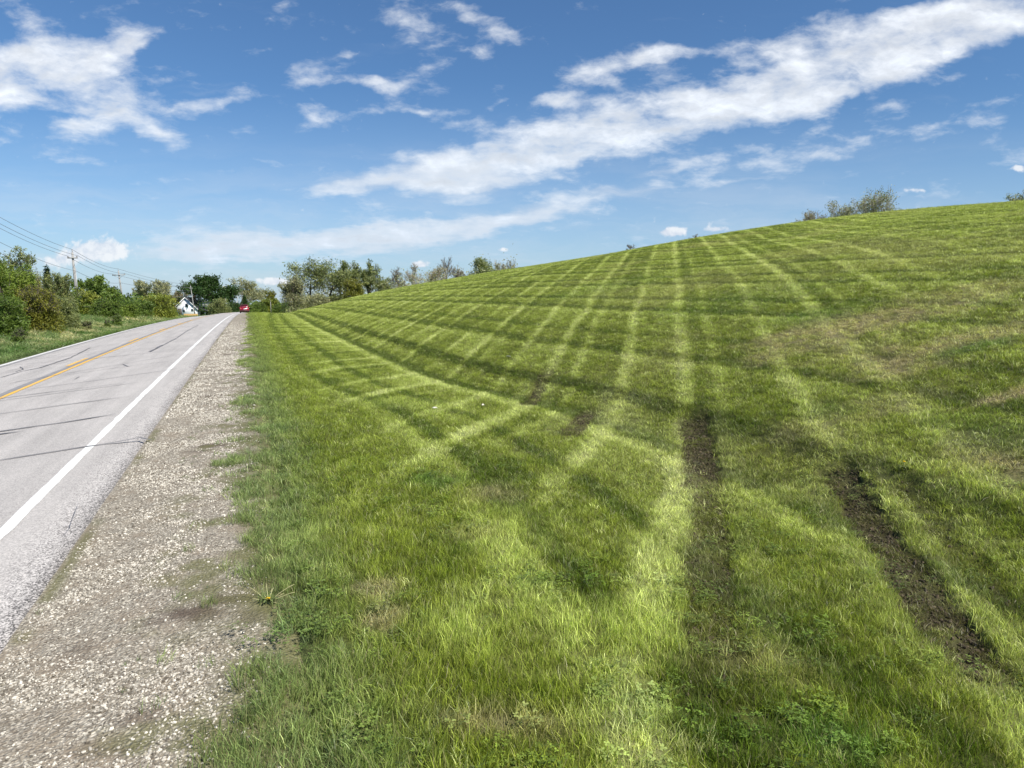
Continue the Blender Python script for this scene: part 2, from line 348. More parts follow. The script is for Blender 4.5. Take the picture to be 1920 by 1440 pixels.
def simple(name, c, rough=.6, metal=0, spec=.3, noise_amt=.25, nscale=6):
    m = bpy.data.materials.new(name); m.use_nodes = True; t = NT(m.node_tree); b = m.node_tree.nodes['Principled BSDF']
    g = t.new('ShaderNodeNewGeometry')
    nz = t.noise(g.outputs['Position'], nscale, 4, .6).outputs[0]
    f = t.math('MULTIPLY_ADD', t.math('SUBTRACT', nz, .5), noise_amt*2, 1)
    t.put(b.inputs['Base Color'], t.vm('SCALE', c, sc_=f)); b.inputs['Roughness'].default_value = rough
    b.inputs['Metallic'].default_value = metal; b.inputs['Specular IOR Level'].default_value = spec
    return m
# ------------------------------------------------------------------ ground sheet
def ground_material():
    m = bpy.data.materials.new('turf_ground'); m.use_nodes = True; t = NT(m.node_tree); b = t.n['Principled BSDF']
    a = t.new('ShaderNodeAttribute', attribute_name='tint'); g = t.new('ShaderNodeNewGeometry').outputs['Position']
    far = t.smooth(t.vm('LENGTH', g), 12, 60)
    n1 = t.noise(g, 42, 3, .7).outputs[0]; n2 = t.noise(g, 9, 4, .65).outputs[0]; n3 = t.noise(g, 2.5, 3, .65).outputs[0]
    k = t.math('ADD', t.math('MULTIPLY', n1, .9), t.math('ADD', t.math('MULTIPLY', n2, .8), t.math('MULTIPLY', n3, .3)))
    k = t.math('SUBTRACT', k, .15)
    c = t.vm('SCALE', a.outputs['Color'], sc_=t.math('MULTIPLY', k, 1.15))
    lawn = t.mix(far, t.mix(.5, c, (.04, .036, .018)), c)
    t.put(b.inputs['Base Color'], lawn); b.inputs['Roughness'].default_value = .95; b.inputs['Specular IOR Level'].default_value = .1
    bp = t.new('ShaderNodeBump', i_Strength=.6, i_Distance=.03, i_Height=t.math('ADD', n1, n2)); t.put(b.inputs['Normal'], bp)
    return m
th = np.concatenate([np.linspace(-math.pi, -.76, 40, endpoint=False), np.linspace(-.76, .76, 760, endpoint=False), np.linspace(.76, math.pi, 41)])
rr = np.concatenate([[0.05, .4, .9], np.geomspace(1.3, 260, 640), np.geomspace(275, 9000, 40)])
TH, RR = np.meshgrid(th, rr); GX = RR*np.sin(TH); GY = RR*np.cos(TH)
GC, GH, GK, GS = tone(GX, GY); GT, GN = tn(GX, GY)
GZ = base(GX, GY)+.02*(fbm(GX*1.3, GY*1.3, 101, 3)-.5)*np.clip(RR/5, .5, 2)-.055*GS
und = sstep(GN, -9.2, -8.75)*(1-sstep(GN, -.05, .45)); GZ = GZ-.10*und
foot = gau(GN-nd(GT), .22); GZ = GZ-.05*foot*sstep(GT, 8, 20)*(GT < 110)
hill_f = sstep(RR, 900, 4000); GZ = GZ+hill_f*18*fbm(GX/900, GY/900, 3, 3)
me = mesh_np('ground', np.stack([GX, GY, GZ], -1).reshape(-1, 3), grid_faces(len(rr), len(th)), ground_material(), True)
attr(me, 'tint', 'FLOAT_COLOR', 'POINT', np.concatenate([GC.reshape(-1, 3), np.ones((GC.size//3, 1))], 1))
obj('ground', me, kind='structure')
# ------------------------------------------------------------------ road
def strip(name, ts, n0, n1, nn, mat, dz=0, edge=None, kind='structure', zf=None):
    T, Q = np.meshgrid(ts, np.linspace(0, 1, nn), indexing='ij')
    a = n0(T) if callable(n0) else n0; b = n1(T) if callable(n1) else n1
    N = a+(b-a)*Q; X, Y = xy(T, N); Z = base(X, Y)+dz
    if zf is not None: Z = zf(T, N, Q, Z)
    me = mesh_np(name, np.stack([X, Y, Z], -1).reshape(-1, 3), grid_faces(len(ts), nn)[:, ::-1], mat, True, uv=np.stack([T, N], -1).reshape(-1, 2))
    return obj(name, me, **({'kind': kind} if kind else {}))
def road_material():
    m = bpy.data.materials.new('worn_asphalt'); m.use_nodes = True; t = NT(m.node_tree); b = t.n['Principled BSDF']
    uvn = t.new('ShaderNodeUVMap', uv_map='UVMap').outputs[0]; s = t.new('ShaderNodeSeparateXYZ', i_0=uvn); n_ = s.outputs[1]
    vo = t.new('ShaderNodeTexVoronoi', i_Vector=uvn, i_Scale=95); r1 = t.new('ShaderNodeSeparateColor', i_0=vo.outputs['Color']).outputs[0]
    fine = t.noise(uvn, 260, 2, .7).outputs[0]
    st = t.new('ShaderNodeMapping', i_0=uvn); st.inputs[3].default_value = (.12, 1.6, 1)
    streak = t.noise(st.outputs[0], 1.6, 5, .6).outputs[0]; big = t.noise(uvn, .7, 4, .6).outputs[0]
    # polished wheel paths, darker coarse margin right of the white line
    marg = t.smooth(n_, -2.0, -1.42)
    k = t.math('ADD', .80, t.math('MULTIPLY', t.math('SUBTRACT', streak, .5), .5))
    k = t.math('ADD', k, t.math('MULTIPLY', t.math('SUBTRACT', big, .5), .22))
    sp = t.math('ADD', .24, t.math('MULTIPLY', marg, .55))
    k = t.math('ADD', k, t.math('MULTIPLY', t.math('SUBTRACT', r1, .45), t.math('MULTIPLY', sp, 1.7)))
    k = t.math('ADD', k, t.math('MULTIPLY', t.math('SUBTRACT', fine, .5), t.math('MULTIPLY', sp, 2.6)))
    edge = t.math('MULTIPLY', t.smooth(t.math('ADD', n_, t.math('MULTIPLY', big, .25)), -1.58, -1.28), .45)
    k = t.math('SUBTRACT', k, edge)
    c = t.vm('SCALE', (.50, .465, .43), sc_=t.math('MAXIMUM', k, .12))
    # fine natural cracks in the margin
    wv = t.vm('ADD', uvn, t.vm('SCALE', t.vm('SUBTRACT', t.noise(uvn, 6, 3, .6).outputs['Color'], (.5, .5, .5)), sc_=.22))
    cr = t.new('ShaderNodeTexVoronoi', feature='DISTANCE_TO_EDGE', i_Vector=wv, i_Scale=1.3).outputs[0]
    crm = t.math('MULTIPLY', t.smooth(cr, .012, .004), t.math('MULTIPLY', marg, .55))
    c = t.mix(crm, c, (.07, .065, .06))
    t.put(b.inputs['Base Color'], c); b.inputs['Roughness'].default_value = .82; b.inputs['Specular IOR Level'].default_value = .35
    bp = t.new('ShaderNodeBump', i_Strength=.5, i_Distance=.004, i_Height=t.math('ADD', r1, fine)); t.put(b.inputs['Normal'], bp)
    return m
TS = np.concatenate([np.arange(-14, 0, 1.), np.arange(0, 30, .08), np.arange(30, 70, .4), np.arange(70, 150, 1.), np.arange(150, 900, 6.)])
def edgeR(t): return -1.42+.05*(fbm(t*1.1, t*0+3.3, 201, 4)-.5)*2+.03*(fbm(t*9, t*0, 202, 2)-.5)
def zroad(T, N, Q, Z):
    Z = np.where(Q > .999, Z-.07, Z); Z = np.where(Q < .001, Z-.25, Z)
    return G(T)+.065*(N+1.42)+np.where(Q > .999, -.07, np.where(Q < .001, -.2, 0))
strip('road', TS, -8.62, edgeR, 15, road_material(), zf=zroad)
def paint_material(name, c, wear=.5, wscale=30):
    m = bpy.data.materials.new(name); m.use_nodes = True; t = NT(m.node_tree); b = t.n['Principled BSDF']
    uvn = t.new('ShaderNodeUVMap', uv_map='UVMap').outputs[0]
    f = t.noise(uvn, wscale, 6, .75).outputs[0]; f2 = t.noise(uvn, 1.4, 3, .6).outputs[0]
    w = t.smooth(t.math('ADD', f, t.math('MULTIPLY', f2, .4)), .62, .92, 0, wear)
    cc = t.mix(w, c, (.33, .31, .29)); g = t.noise(uvn, 240, 2, .7).outputs[0]
    cc = t.vm('SCALE', cc, sc_=t.math('MULTIPLY_ADD', g, .3, .85))
    t.put(b.inputs['Base Color'], cc); b.inputs['Roughness'].default_value = .7; b.inputs['Specular IOR Level'].default_value = .3
    return m
def onroad(d): return lambda T, N, Q, Z: G(T)+.065*(N+1.42)+d
WH = paint_material('white_road_paint', (.78, .77, .73), .55); YE = paint_material('yellow_road_paint', (.80, .46, .06), .6)
def wob(n, s): return lambda t: n+.012*(fbm(t*3, t*0+s, 210+s, 2)-.5)*2
strip('white_edge_line', TS, wob(-2.195, 1), wob(-2.08, 2), 3, WH, zf=onroad(.005))
strip('white_edge_line', TS, wob(-8.03, 3), wob(-7.90, 4), 3, WH, zf=onroad(.005))
strip('yellow_centre_line', TS, wob(-5.19, 5), wob(-5.08, 6), 3, YE, zf=onroad(.009))
t0 = tn(*hit(135, 686))[0]; t1 = tn(*hit(172, 671))[0]
for k in range(-1, 9):
    a = t0+12.2*k
    strip('yellow_centre_dash', np.linspace(a, a+max(2.6, t1-t0), 30), wob(-5.50, 7), wob(-5.38, 8), 2, YE, zf=onroad(.009))
TAR = simple('crack_sealant', (.15, .142, .138), .55, 0, .4, .3, 3)
DUSTY = simple('worn_centre_joint', (.25, .24, .235), .7, 0, .3, .45, 5)
strip('sealed_centre_joint', TS, lambda t: -5.40+.05*(fbm(t*.9, t*0+1, 220, 3)-.5), lambda t: -5.22+.03*(fbm(t*2, t*0+1, 221, 3)-.5), 2, DUSTY, zf=onroad(.005))
strip('sealed_edge_joint', TS, lambda t: -7.80+.05*(fbm(t*.9, t*0+1, 222, 3)-.5), lambda t: -7.70+.06*(fbm(t*1.2, t*0+1, 223, 3)-.5), 2, DUSTY, zf=onroad(.005))
def ribbon(mb, pts, w, seed):
    """flat sealant band laid on the road; pts in (t,n)"""
    P = []; pts = np.array(pts, float)
    for i in range(len(pts)-1):
        k = max(2, int(np.linalg.norm(pts[i+1]-pts[i])/.12))
        for q in range(k): P.append(pts[i]+(pts[i+1]-pts[i])*q/k)
    P.append(pts[-1]); P = np.array(P); s = np.arange(len(P))*.12
    off = .03*(fbm(s*1.3, s*0, seed, 3)-.5)*2; d = np.gradient(P, axis=0); d /= np.linalg.norm(d, axis=1)[:, None]+1e-9
    nr = np.stack([-d[:, 1], d[:, 0]], 1); P = P+nr*off[:, None]
    ww = 1.1*w*(.35+1.2*fbm(s*2.5, s*0+5, seed+1, 3))*np.minimum(1, np.minimum(np.arange(len(P)), np.arange(len(P))[::-1])/4+.15)
    A = P+nr*ww[:, None]/2; B = P-nr*ww[:, None]/2; V = []
    for q in (A, B):
        X, Y = xy(q[:, 0], q[:, 1]); V.append(np.stack([X, Y, G(q[:, 0])+.065*(q[:, 1]+1.42)+.0125], 1))
    n = len(P); mb.add(np.concatenate(V), [(i, i+1, n+i+1, n+i) for i in range(n-1)])
rng = np.random.default_rng(5)
cr = MB(); 
def seal(w, *px): ribbon(cr, [tn(*hit(*q)) for q in px], w, int(rng.integers(1e5)))
seal(.045, (-60,874),(0,864),(80,851),(150,840),(215,831),(262,822),(283,828))
seal(.055, (-80,822),(0,810),(120,793),(219,777)); seal(.04, (-80,790),(0,777),(120,760),(248,743))
seal(.035, (-60,760),(0,752),(130,735),(265,717)); seal(.035, (-60,757),(0,748),(100,735),(240,718)); seal(.03, (45,731),(150,718),(290,698),(345,690))
seal(.03, (107,706),(220,690),(330,676)); seal(.03, (0,722),(170,693),(345,664)); seal(.03, (0,697),(150,676),(360,652))
seal(.12, (-40,818),(0,815),(38,810)); seal(.03, (0,660+40),(30,697),(45,693),(36,688)); seal(.05,(0,709),(40,697),(75,690),(130,672),(170,652)); seal(.05, (280,661),(305,648),(330,635),(352,620),(372,610))
seal(.09, (278,660),(290,655),(305,647)); seal(.025, (140,713),(150,707),(158,706)); seal(.025, (228,683),(240,688),(250,687))
seal(.012, (150,945),(140,965),(132,985),(120,1000))
for k in range(30):
    tt = 27+k*2.6+rng.uniform(-1, 1); a = rng.uniform(-8.3, -5.2) if rng.random() < .5 else -8.4; b = -1.5 if rng.random() < .5 else rng.uniform(-4, -2)
    ribbon(cr, [(tt, a), (tt+rng.uniform(-.4, .4), (a+b)/2), (tt+rng.uniform(-.6, .6), b)], .035, 900+k)
cr.build('crack_sealant_lines', TAR, kind='structure')
# ------------------------------------------------------------------ gravel shoulder
def soilmask(X, Y):
    s = np.zeros(X.shape)
    for (a, b, rx, ry, st) in SOILW:
        m = (abs(X-a) < rx*3) & (abs(Y-b) < ry*3)
        if not m.any(): continue
        q = np.sqrt(((X[m]-a)/rx)**2+((Y[m]-b)/ry)**2)+1.4*(fbm(X[m]*9, Y[m]*9, 301, 3)-.5)
        s[m] = np.maximum(s[m], (1-sstep(q, .45, 1.5))*st)
    return s
def gravel_material():
    m = bpy.data.materials.new('limestone_gravel'); m.use_nodes = True; t = NT(m.node_tree); b = t.n['Principled BSDF']
    uvn = t.new('ShaderNodeUVMap', uv_map='UVMap').outputs[0]; so_ = t.new('ShaderNodeAttribute', attribute_name='soil').outputs['Fac']
    gr = t.new('ShaderNodeAttribute', attribute_name='moss').outputs['Fac']
    wv = t.vm('ADD', uvn, t.vm('SCALE', t.noise(uvn, 25, 2, .6).outputs['Color'], sc_=.03))
    vo = t.new('ShaderNodeTexVoronoi', i_Vector=wv, i_Scale=52, i_Randomness=1.0); r1 = t.new('ShaderNodeSeparateColor', i_0=vo.outputs['Color'])
    vo2 = t.new('ShaderNodeTexVoronoi', i_Vector=wv, i_Scale=110); r2 = t.new('ShaderNodeSeparateColor', i_0=vo2.outputs['Color'])
    big = t.noise(uvn, 2.2, 5, .65).outputs[0]
    stone = t.mix(r1.outputs[0], (.13, .105, .075), (.68, .61, .49)); small = t.mix(r2.outputs[1], (.13, .105, .075), (.50, .455, .365))
    pick = t.smooth(t.math('ADD', r1.outputs[1], t.math('MULTIPLY', big, .6)), .55, .75)
    c = t.mix(pick, stone, small)
    gap = t.smooth(vo.outputs['Distance'], .35, .75, 0, .5); c = t.mix(gap, c, (.15, .125, .095))
    dust = t.smooth(t.noise(uvn, 3.2, 6, .7).outputs[0], .45, .64, 0, .75); c = t.mix(dust, c, (.27, .22, .16))
    c = t.mix(t.math('MULTIPLY', so_, .92), c, t.mix(t.noise(uvn, 60, 3, .7).outputs[0], (.045, .032, .022), (.15, .11, .08)))
    c = t.mix(gr, c, t.mix(t.noise(uvn, 40, 3, .7).outputs[0], (.05, .06, .015), (.20, .19, .07)))
    t.put(b.inputs['Base Color'], c); b.inputs['Roughness'].default_value = .92; b.inputs['Specular IOR Level'].default_value = .2
    hgt = t.math('SUBTRACT', t.math('MULTIPLY', r1.outputs[2], .5), vo.outputs['Distance'])
    t.put(b.inputs['Normal'], t.new('ShaderNodeBump', i_Strength=.9, i_Distance=.012, i_Height=hgt))
    return m
def mossm(T, N):
    X, Y = xy(T, N)
    e = sstep(N+.35*(fbm(X*2, Y*2, 311, 3)-.5)*2, -.42, .02)*.85
    e2 = .7*sstep(fbm(X*2.6, Y*2.6, 312, 4), .60, .72)*sstep(N, -1.0, -.5)
    e3 = .75*gau(N+1.40, .05)*sstep(fbm(T*1.7, N*0, 313, 3), .45, .6)*(T > 3)
    return np.clip(np.maximum(np.maximum(e, e2), e3), 0, 1)
TG = np.concatenate([np.arange(-10, 1, .5), np.arange(1, 14, .05), np.arange(14, 40, .15), np.arange(40, 150, .8), np.arange(150, 500, 5.)])
def zgr(T, N, Q, Z):
    X, Y = xy(T, N); z = G(T)+np.interp(N, [-1.5, -1.40, -1.1, -.5, 0, .4], [-.03, -.03, -.02, .02, .05, -.04])
    return z+.025*(fbm(X*2.3, Y*2.3, 321, 3)-.5)+.012*(fbm(X*12, Y*12, 322, 2)-.5)-np.where(Q > .99, .12, 0)
g = strip('gravel_shoulder', TG, -1.46, .32, 40, gravel_material(), zf=zgr)
T_, Q_ = np.meshgrid(TG, np.linspace(0, 1, 40), indexing='ij'); N_ = -1.46+1.78*Q_; X_, Y_ = xy(T_, N_)
attr(g.data, 'soil', 'FLOAT', 'POINT', soilmask(X_, Y_)); attr(g.data, 'moss', 'FLOAT', 'POINT', mossm(T_, N_))

# ------------------------------------------------------------------ scattered growth and stones
def leaf_like(name, rough=.42, trans=.35, jitter=.55, spec=.32):
    """tint from the point it grows on, painted stripe sheen included, blade to blade variation, light through the blade"""
    m = bpy.data.materials.new(name); m.use_nodes = True; t = NT(m.node_tree); t.n.clear()
    a = t.new('ShaderNodeAttribute', attribute_name='tint', attribute_type='INSTANCER').outputs['Color']
    r = t.new('ShaderNodeAttribute', attribute_name='rnd').outputs['Color']; s = t.new('ShaderNodeSeparateColor', i_0=r)
    k = t.math('MULTIPLY_ADD', s.outputs[0], jitter*2, 1-jitter)
    c = t.vm('SCALE', a, sc_=k)
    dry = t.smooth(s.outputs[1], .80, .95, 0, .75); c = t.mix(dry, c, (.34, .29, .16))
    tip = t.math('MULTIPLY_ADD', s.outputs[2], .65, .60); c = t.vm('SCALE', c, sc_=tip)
    b = t.new('ShaderNodeBsdfPrincipled', i_Base_Color=c, i_Roughness=rough, i_Specular_IOR_Level=spec)
    tr = t.new('ShaderNodeBsdfTranslucent', i_0=t.vm('MULTIPLY', c, (1.25, 1.35, .6)))
    mx = t.new('ShaderNodeMixShader', i_0=trans, i_1=b.outputs[0], i_2=tr.outputs[0])
    t.l.new(mx.outputs[0], t.new('ShaderNodeOutputMaterial').inputs[0]); return m
GRASS = leaf_like('grass_blades')
def clump(name, n, rad, h0, h1, w0, w1, lean, seed, mat, broad=False):
    q = np.random.default_rng(seed); V = []; F3 = []; F4 = []; Rn = []
    for i in range(n):
        a = q.uniform(0, 2*math.pi); rr_ = rad*math.sqrt(q.uniform()); p = np.array([rr_*math.cos(a), rr_*math.sin(a), -.01])
        h = q.uniform(h0, h1)*(.6 if q.random() < .3 else 1); w = q.uniform(w0, w1); b = q.uniform(0, 2*math.pi); d = np.array([math.cos(b), math.sin(b), 0])
        le = h*lean*q.uniform(.2, 1.3); f = q.uniform(0, 2*math.pi); e = np.array([math.cos(f), math.sin(f), 0])*w/2
        m1 = p+d*le*.35+np.array([0, 0, h*.55]); m2 = p+d*le+np.array([0, 0, h*(1-.25*lean*q.uniform(.2, 1))])
        k = len(V)
        if broad: mid = .9
        else: mid = .8
        V += [p-e*.7, p+e*.7, m1+e*mid, m1-e*mid, m2]; F4.append((k, k+1, k+2, k+3)); F3.append((k+3, k+2, k+4))
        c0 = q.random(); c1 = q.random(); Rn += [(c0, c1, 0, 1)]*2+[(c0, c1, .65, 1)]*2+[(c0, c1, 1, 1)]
    me_ = mesh_np(name, V, [np.array(F4), np.array(F3)], mat); attr(me_, 'rnd', 'FLOAT_COLOR', 'POINT', Rn)
    return bpy.data.objects.new(name, me_)
def variants(name, objs):
    c = bpy.data.collections.new(name)
    for o in objs: c.objects.link(o)
    return c
def scatter(name, X, Y, Z, rot, scl, tint, idx, coll, **props):
    me_ = bpy.data.meshes.new(name); me_.vertices.add(len(X)); me_.vertices.foreach_set('co', np.stack([X, Y, Z], 1).astype(np.float32).ravel())
    attr(me_, 'rot', 'FLOAT_VECTOR', 'POINT', rot); attr(me_, 'scl', 'FLOAT_VECTOR', 'POINT', scl)
    attr(me_, 'tint', 'FLOAT_COLOR', 'POINT', np.concatenate([tint, np.ones((len(tint), 1))], 1)); attr(me_, 'idx', 'INT', 'POINT', idx)
    o = obj(name, me_, **props)
    ng = bpy.data.node_groups.new(name, 'GeometryNodeTree')
    ng.interface.new_socket('Geometry', in_out='INPUT', socket_type='NodeSocketGeometry'); ng.interface.new_socket('Geometry', in_out='OUTPUT', socket_type='NodeSocketGeometry')
    N = ng.nodes; L = ng.links; gi = N.new('NodeGroupInput'); go = N.new('NodeGroupOutput'); ip = N.new('GeometryNodeInstanceOnPoints')
    ci = N.new('GeometryNodeCollectionInfo'); ci.inputs['Collection'].default_value = coll; ci.inputs['Separate Children'].default_value = True; ci.inputs['Reset Children'].default_value = True
    def na(nm, ty):
        a = N.new('GeometryNodeInputNamedAttribute'); a.data_type = ty; a.inputs['Name'].default_value = nm
        return [s for s in a.outputs if s.enabled and s.name == 'Attribute'][0]
    e = N.new('FunctionNodeEulerToRotation'); L.new(na('rot', 'FLOAT_VECTOR'), e.inputs[0])
    L.new(gi.outputs[0], ip.inputs['Points']); L.new(ci.outputs[0], ip.inputs['Instance']); ip.inputs['Pick Instance'].default_value = True
    L.new(na('idx', 'INT'), ip.inputs['Instance Index']); L.new(e.outputs[0], ip.inputs['Rotation']); L.new(na('scl', 'FLOAT_VECTOR'), ip.inputs['Scale'])
    L.new(ip.outputs[0], go.inputs[0])
    md = o.modifiers.new('scatter', 'NODES'); md.node_group = ng
    return o
NVAR = 10
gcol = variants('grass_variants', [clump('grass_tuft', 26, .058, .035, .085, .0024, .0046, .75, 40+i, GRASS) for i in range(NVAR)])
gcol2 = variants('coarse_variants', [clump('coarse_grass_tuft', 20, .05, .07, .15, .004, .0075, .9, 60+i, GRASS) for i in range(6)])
rng = np.random.default_rng(11)
def groundz(X, Y):
    T, N = tn(X, Y); C, H, K, S_ = tone(X, Y)
    z = base(X, Y)+.02*(fbm(X*1.3, Y*1.3, 101, 3)-.5)*np.clip(np.hypot(X, Y)/5, .5, 2)-.055*S_-.05*gau(N-nd(T), .22)*sstep(T, 8, 20)*(T < 110)
    inn = (N > -1.4) & (N < .3); z = np.where(inn, np.maximum(z-.10*sstep(N, -9.2, -8.75)*(1-sstep(N, -.05, .45)), zgr(T, N, N*0, z)), z)
    return z, C, H, K, S_
XA, YA, SCL, ROT, TNT = [], [], [], [], []; ZA = []
LV = [(1.2, 7.5, 1.0, 430), (6.5, 14, 1.3, 260), (12.5, 28, 1.4, 225), (25, 58, 1.9, 115), (52, 135, 3.2, 32.0)]
for r0, r1, k, dn in LV:
    aw = R_(52 if r1 < 15 else 46 if r1 < 30 else 40); n = int(aw*(r1*r1-r0*r0)*dn)
    a = rng.uniform(-aw, aw, n); r = np.sqrt(rng.uniform(r0*r0, r1*r1, n)); X = r*np.sin(a); Y = r*np.cos(a)
    T, N = tn(X, Y)
    ok = (N > -.55) & ((r < 62) | (N < 42)) & ((T > 12) | (N < 48))
    # thin the overlap between levels
    if r0 > 1.5: ok &= rng.random(n) < np.clip((r-r0)/(r0*.12), 0, 1)
    ok &= rng.random(n) < np.clip((r1-r)/(r1*.10), 0, 1)
    X, Y, T, N, r = X[ok], Y[ok], T[ok], N[ok], r[ok]
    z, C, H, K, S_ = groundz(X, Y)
    edge = sstep(N+.75*(fbm(X*1.8, Y*1.8, 401, 4)-.5)*2, -.18, .18)
    ok = rng.random(len(X)) < K*np.maximum(edge, .03*(fbm(X*4, Y*4, 402, 2) > .55))
    X, Y, z, C, H, K, N, r, T = X[ok], Y[ok], z[ok], C[ok], H[ok], K[ok], N[ok], r[ok], T[ok]
    m = len(X); hs = H*rng.uniform(.75, 1.25, m)*(1+.15*(k > 2)+.25*(k > 3)+.35*(k > 6))
    rough_zone = .25*(1-sstep(N, .3, 2.0)); hs = hs*(1+rough_zone)*(1+.35*(1-sstep(r, 3, 8)))
    XA.append(X); YA.append(Y); ZA.append(z); SCL.append(np.stack([np.full(m, k), np.full(m, k), hs], 1))
    tilt = rng.normal(0, .16, (m, 2)); ax = .28*(fbm(X*.9, Y*.9, 411, 2)-.5)*2; ay = .28*(fbm(X*.9, Y*.9, 412, 2)-.5)*2
    ROT.append(np.stack([tilt[:, 0]+ax, tilt[:, 1]+ay, rng.uniform(0, 6.28, m)], 1))
    pale = (rng.random(m) < .035+.13*sstep(X-.30*Y, 0, 7)*sstep(r, 6, 14)+.05*sstep(N, 6, 12))[:, None]
    C = np.where(pale, C*.35+PALE*.70, C)
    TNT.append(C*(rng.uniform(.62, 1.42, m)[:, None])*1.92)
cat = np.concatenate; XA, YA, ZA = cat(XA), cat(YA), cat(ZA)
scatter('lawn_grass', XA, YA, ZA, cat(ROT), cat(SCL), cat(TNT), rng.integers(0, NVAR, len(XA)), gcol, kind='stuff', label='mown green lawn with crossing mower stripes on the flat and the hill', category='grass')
print('lawn clumps', len(XA))
# coarse, taller tufts: along the gravel and here and there in the lawn
n = 16000; a = rng.uniform(-R_(40), R_(40), n); r = np.sqrt(rng.uniform(4, 14*14, n)); X = r*np.sin(a); Y = r*np.cos(a); T, N = tn(X, Y)
z, C, H, K, S_ = groundz(X, Y)
pr = .75*gau(N-.45, .45)+.22*sstep(fbm(X*1.5, Y*1.5, 421, 3), .55, .7)*(N > .3)+.45*(N < .1)*(N > -.9)*sstep(fbm(X*3.2, Y*3.2, 422, 3), .62, .72)
pr += .02*gau(N+1.38, .07)
ok = rng.random(n) < pr*(K > .6)*(N > -1.45)*np.where(N < .1, 1-soilmask(X, Y), 1)*.8
X, Y, z, C, N, r = X[ok], Y[ok], z[ok], C[ok], N[ok], r[ok]; m = len(X); s = rng.uniform(.45, 1.0, m)*np.where(N < -.1, .45, 1.)
scatter('rough_grass_tufts', X, Y, z, np.stack([rng.normal(0, .25, m), rng.normal(0, .25, m), rng.uniform(0, 6.28, m)], 1), np.stack([s*1.1, s*1.1, s*.8], 1), lerp(C, BLUE*1.0, np.full(m, .45))*1.6, rng.integers(0, 6, m), gcol2, kind='stuff', label='coarse darker grass tufts along the gravel edge and in the lawn', category='grass')
# clover and small broad-leaved weeds
def clover(name, seed):
    q = np.random.default_rng(seed); V = []; F = []; Rn = []
    for i in range(16):
        a = q.uniform(0, 6.28); r_ = .05*math.sqrt(q.random()); h = q.uniform(.03, .06); c0 = q.random()
        for j in range(3):
            b = a+j*2.09; e = np.array([math.cos(b), math.sin(b), q.uniform(-.2, .35)]); f = np.array([-math.sin(b), math.cos(b), q.uniform(-.2, .2)]); p = np.array([r_*math.cos(a*3), r_*math.sin(a*3), h]); k = len(V); L_ = q.uniform(.007, .011)
            V += [p, p+e*L_*.6-f*L_*.45, p+e*L_*1.1-f*L_*.2, p+e*L_*1.1+f*L_*.2, p+e*L_*.6+f*L_*.45]; F.append((k, k+1, k+2, k+3, k+4)); Rn += [(c0, .3, .5+.3*q.random(), 1)]*5
    m_ = mesh_np(name, V, [np.array(F)], GRASS); attr(m_, 'rnd', 'FLOAT_COLOR', 'POINT', Rn); return bpy.data.objects.new(name, m_)
ccol_ = variants('clover_variants', [clover('clover_tuft', i) for i in range(5)])
XA, YA = [], []
for (a, b, rx, ry, kd, st) in PW:
    if kd == 'g' and a*a+b*b < 7*7:
        m = int(95*rx*ry*4*st)+12; XA.append(a+rng.normal(0, .85, m)*rx); YA.append(b+rng.normal(0, .85, m)*ry)
m = 1500; a = rng.uniform(-R_(38), R_(38), m); r = rng.uniform(2.5, 9, m); X = r*np.sin(a); Y = r*np.cos(a); ok = (fbm(X*1.7, Y*1.7, 441, 3) > .57) & (tn(X, Y)[1] > .2); XA.append(X[ok]); YA.append(Y[ok])
X, Y = cat(XA), cat(YA); ok = tn(X, Y)[1] > -.3; X, Y = X[ok], Y[ok]; z, C, H, K, S_ = groundz(X, Y); m = len(X); q = rng.uniform(.8, 1.5, m)
scatter('clover_patches', X, Y, z, np.stack([rng.normal(0, .1, m), rng.normal(0, .1, m), rng.uniform(0, 6.28, m)], 1), np.stack([q, q, q*1.1], 1), (np.array([[.12, .19, .03]])*.5+C*.8)*rng.uniform(.7, 1.4, m)[:, None], rng.integers(0, 5, m), ccol_, kind='stuff', label='small deep green clover patches growing in the lawn', category='clover')
# verge grass on the far side of the road
XA, YA, ZA, SCL, ROT, TNT = [], [], [], [], [], []
for t_0, t_1, k, n in ((14, 40, 5, 9000), (38, 80, 8, 9000), (76, 150, 13, 7000)):
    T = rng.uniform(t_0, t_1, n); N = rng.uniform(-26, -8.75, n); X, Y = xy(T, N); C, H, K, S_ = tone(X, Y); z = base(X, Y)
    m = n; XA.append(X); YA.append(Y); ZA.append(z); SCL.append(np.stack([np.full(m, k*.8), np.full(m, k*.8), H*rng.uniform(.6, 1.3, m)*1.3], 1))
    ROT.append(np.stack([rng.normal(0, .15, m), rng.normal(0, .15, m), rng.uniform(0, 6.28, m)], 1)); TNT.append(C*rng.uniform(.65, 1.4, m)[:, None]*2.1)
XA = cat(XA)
scatter('verge_grass', XA, cat(YA), cat(ZA), cat(ROT), cat(SCL), cat(TNT), rng.integers(0, NVAR, len(XA)), gcol, kind='stuff', label='longer rough grass with pale stalks on the bank across the road', category='grass')
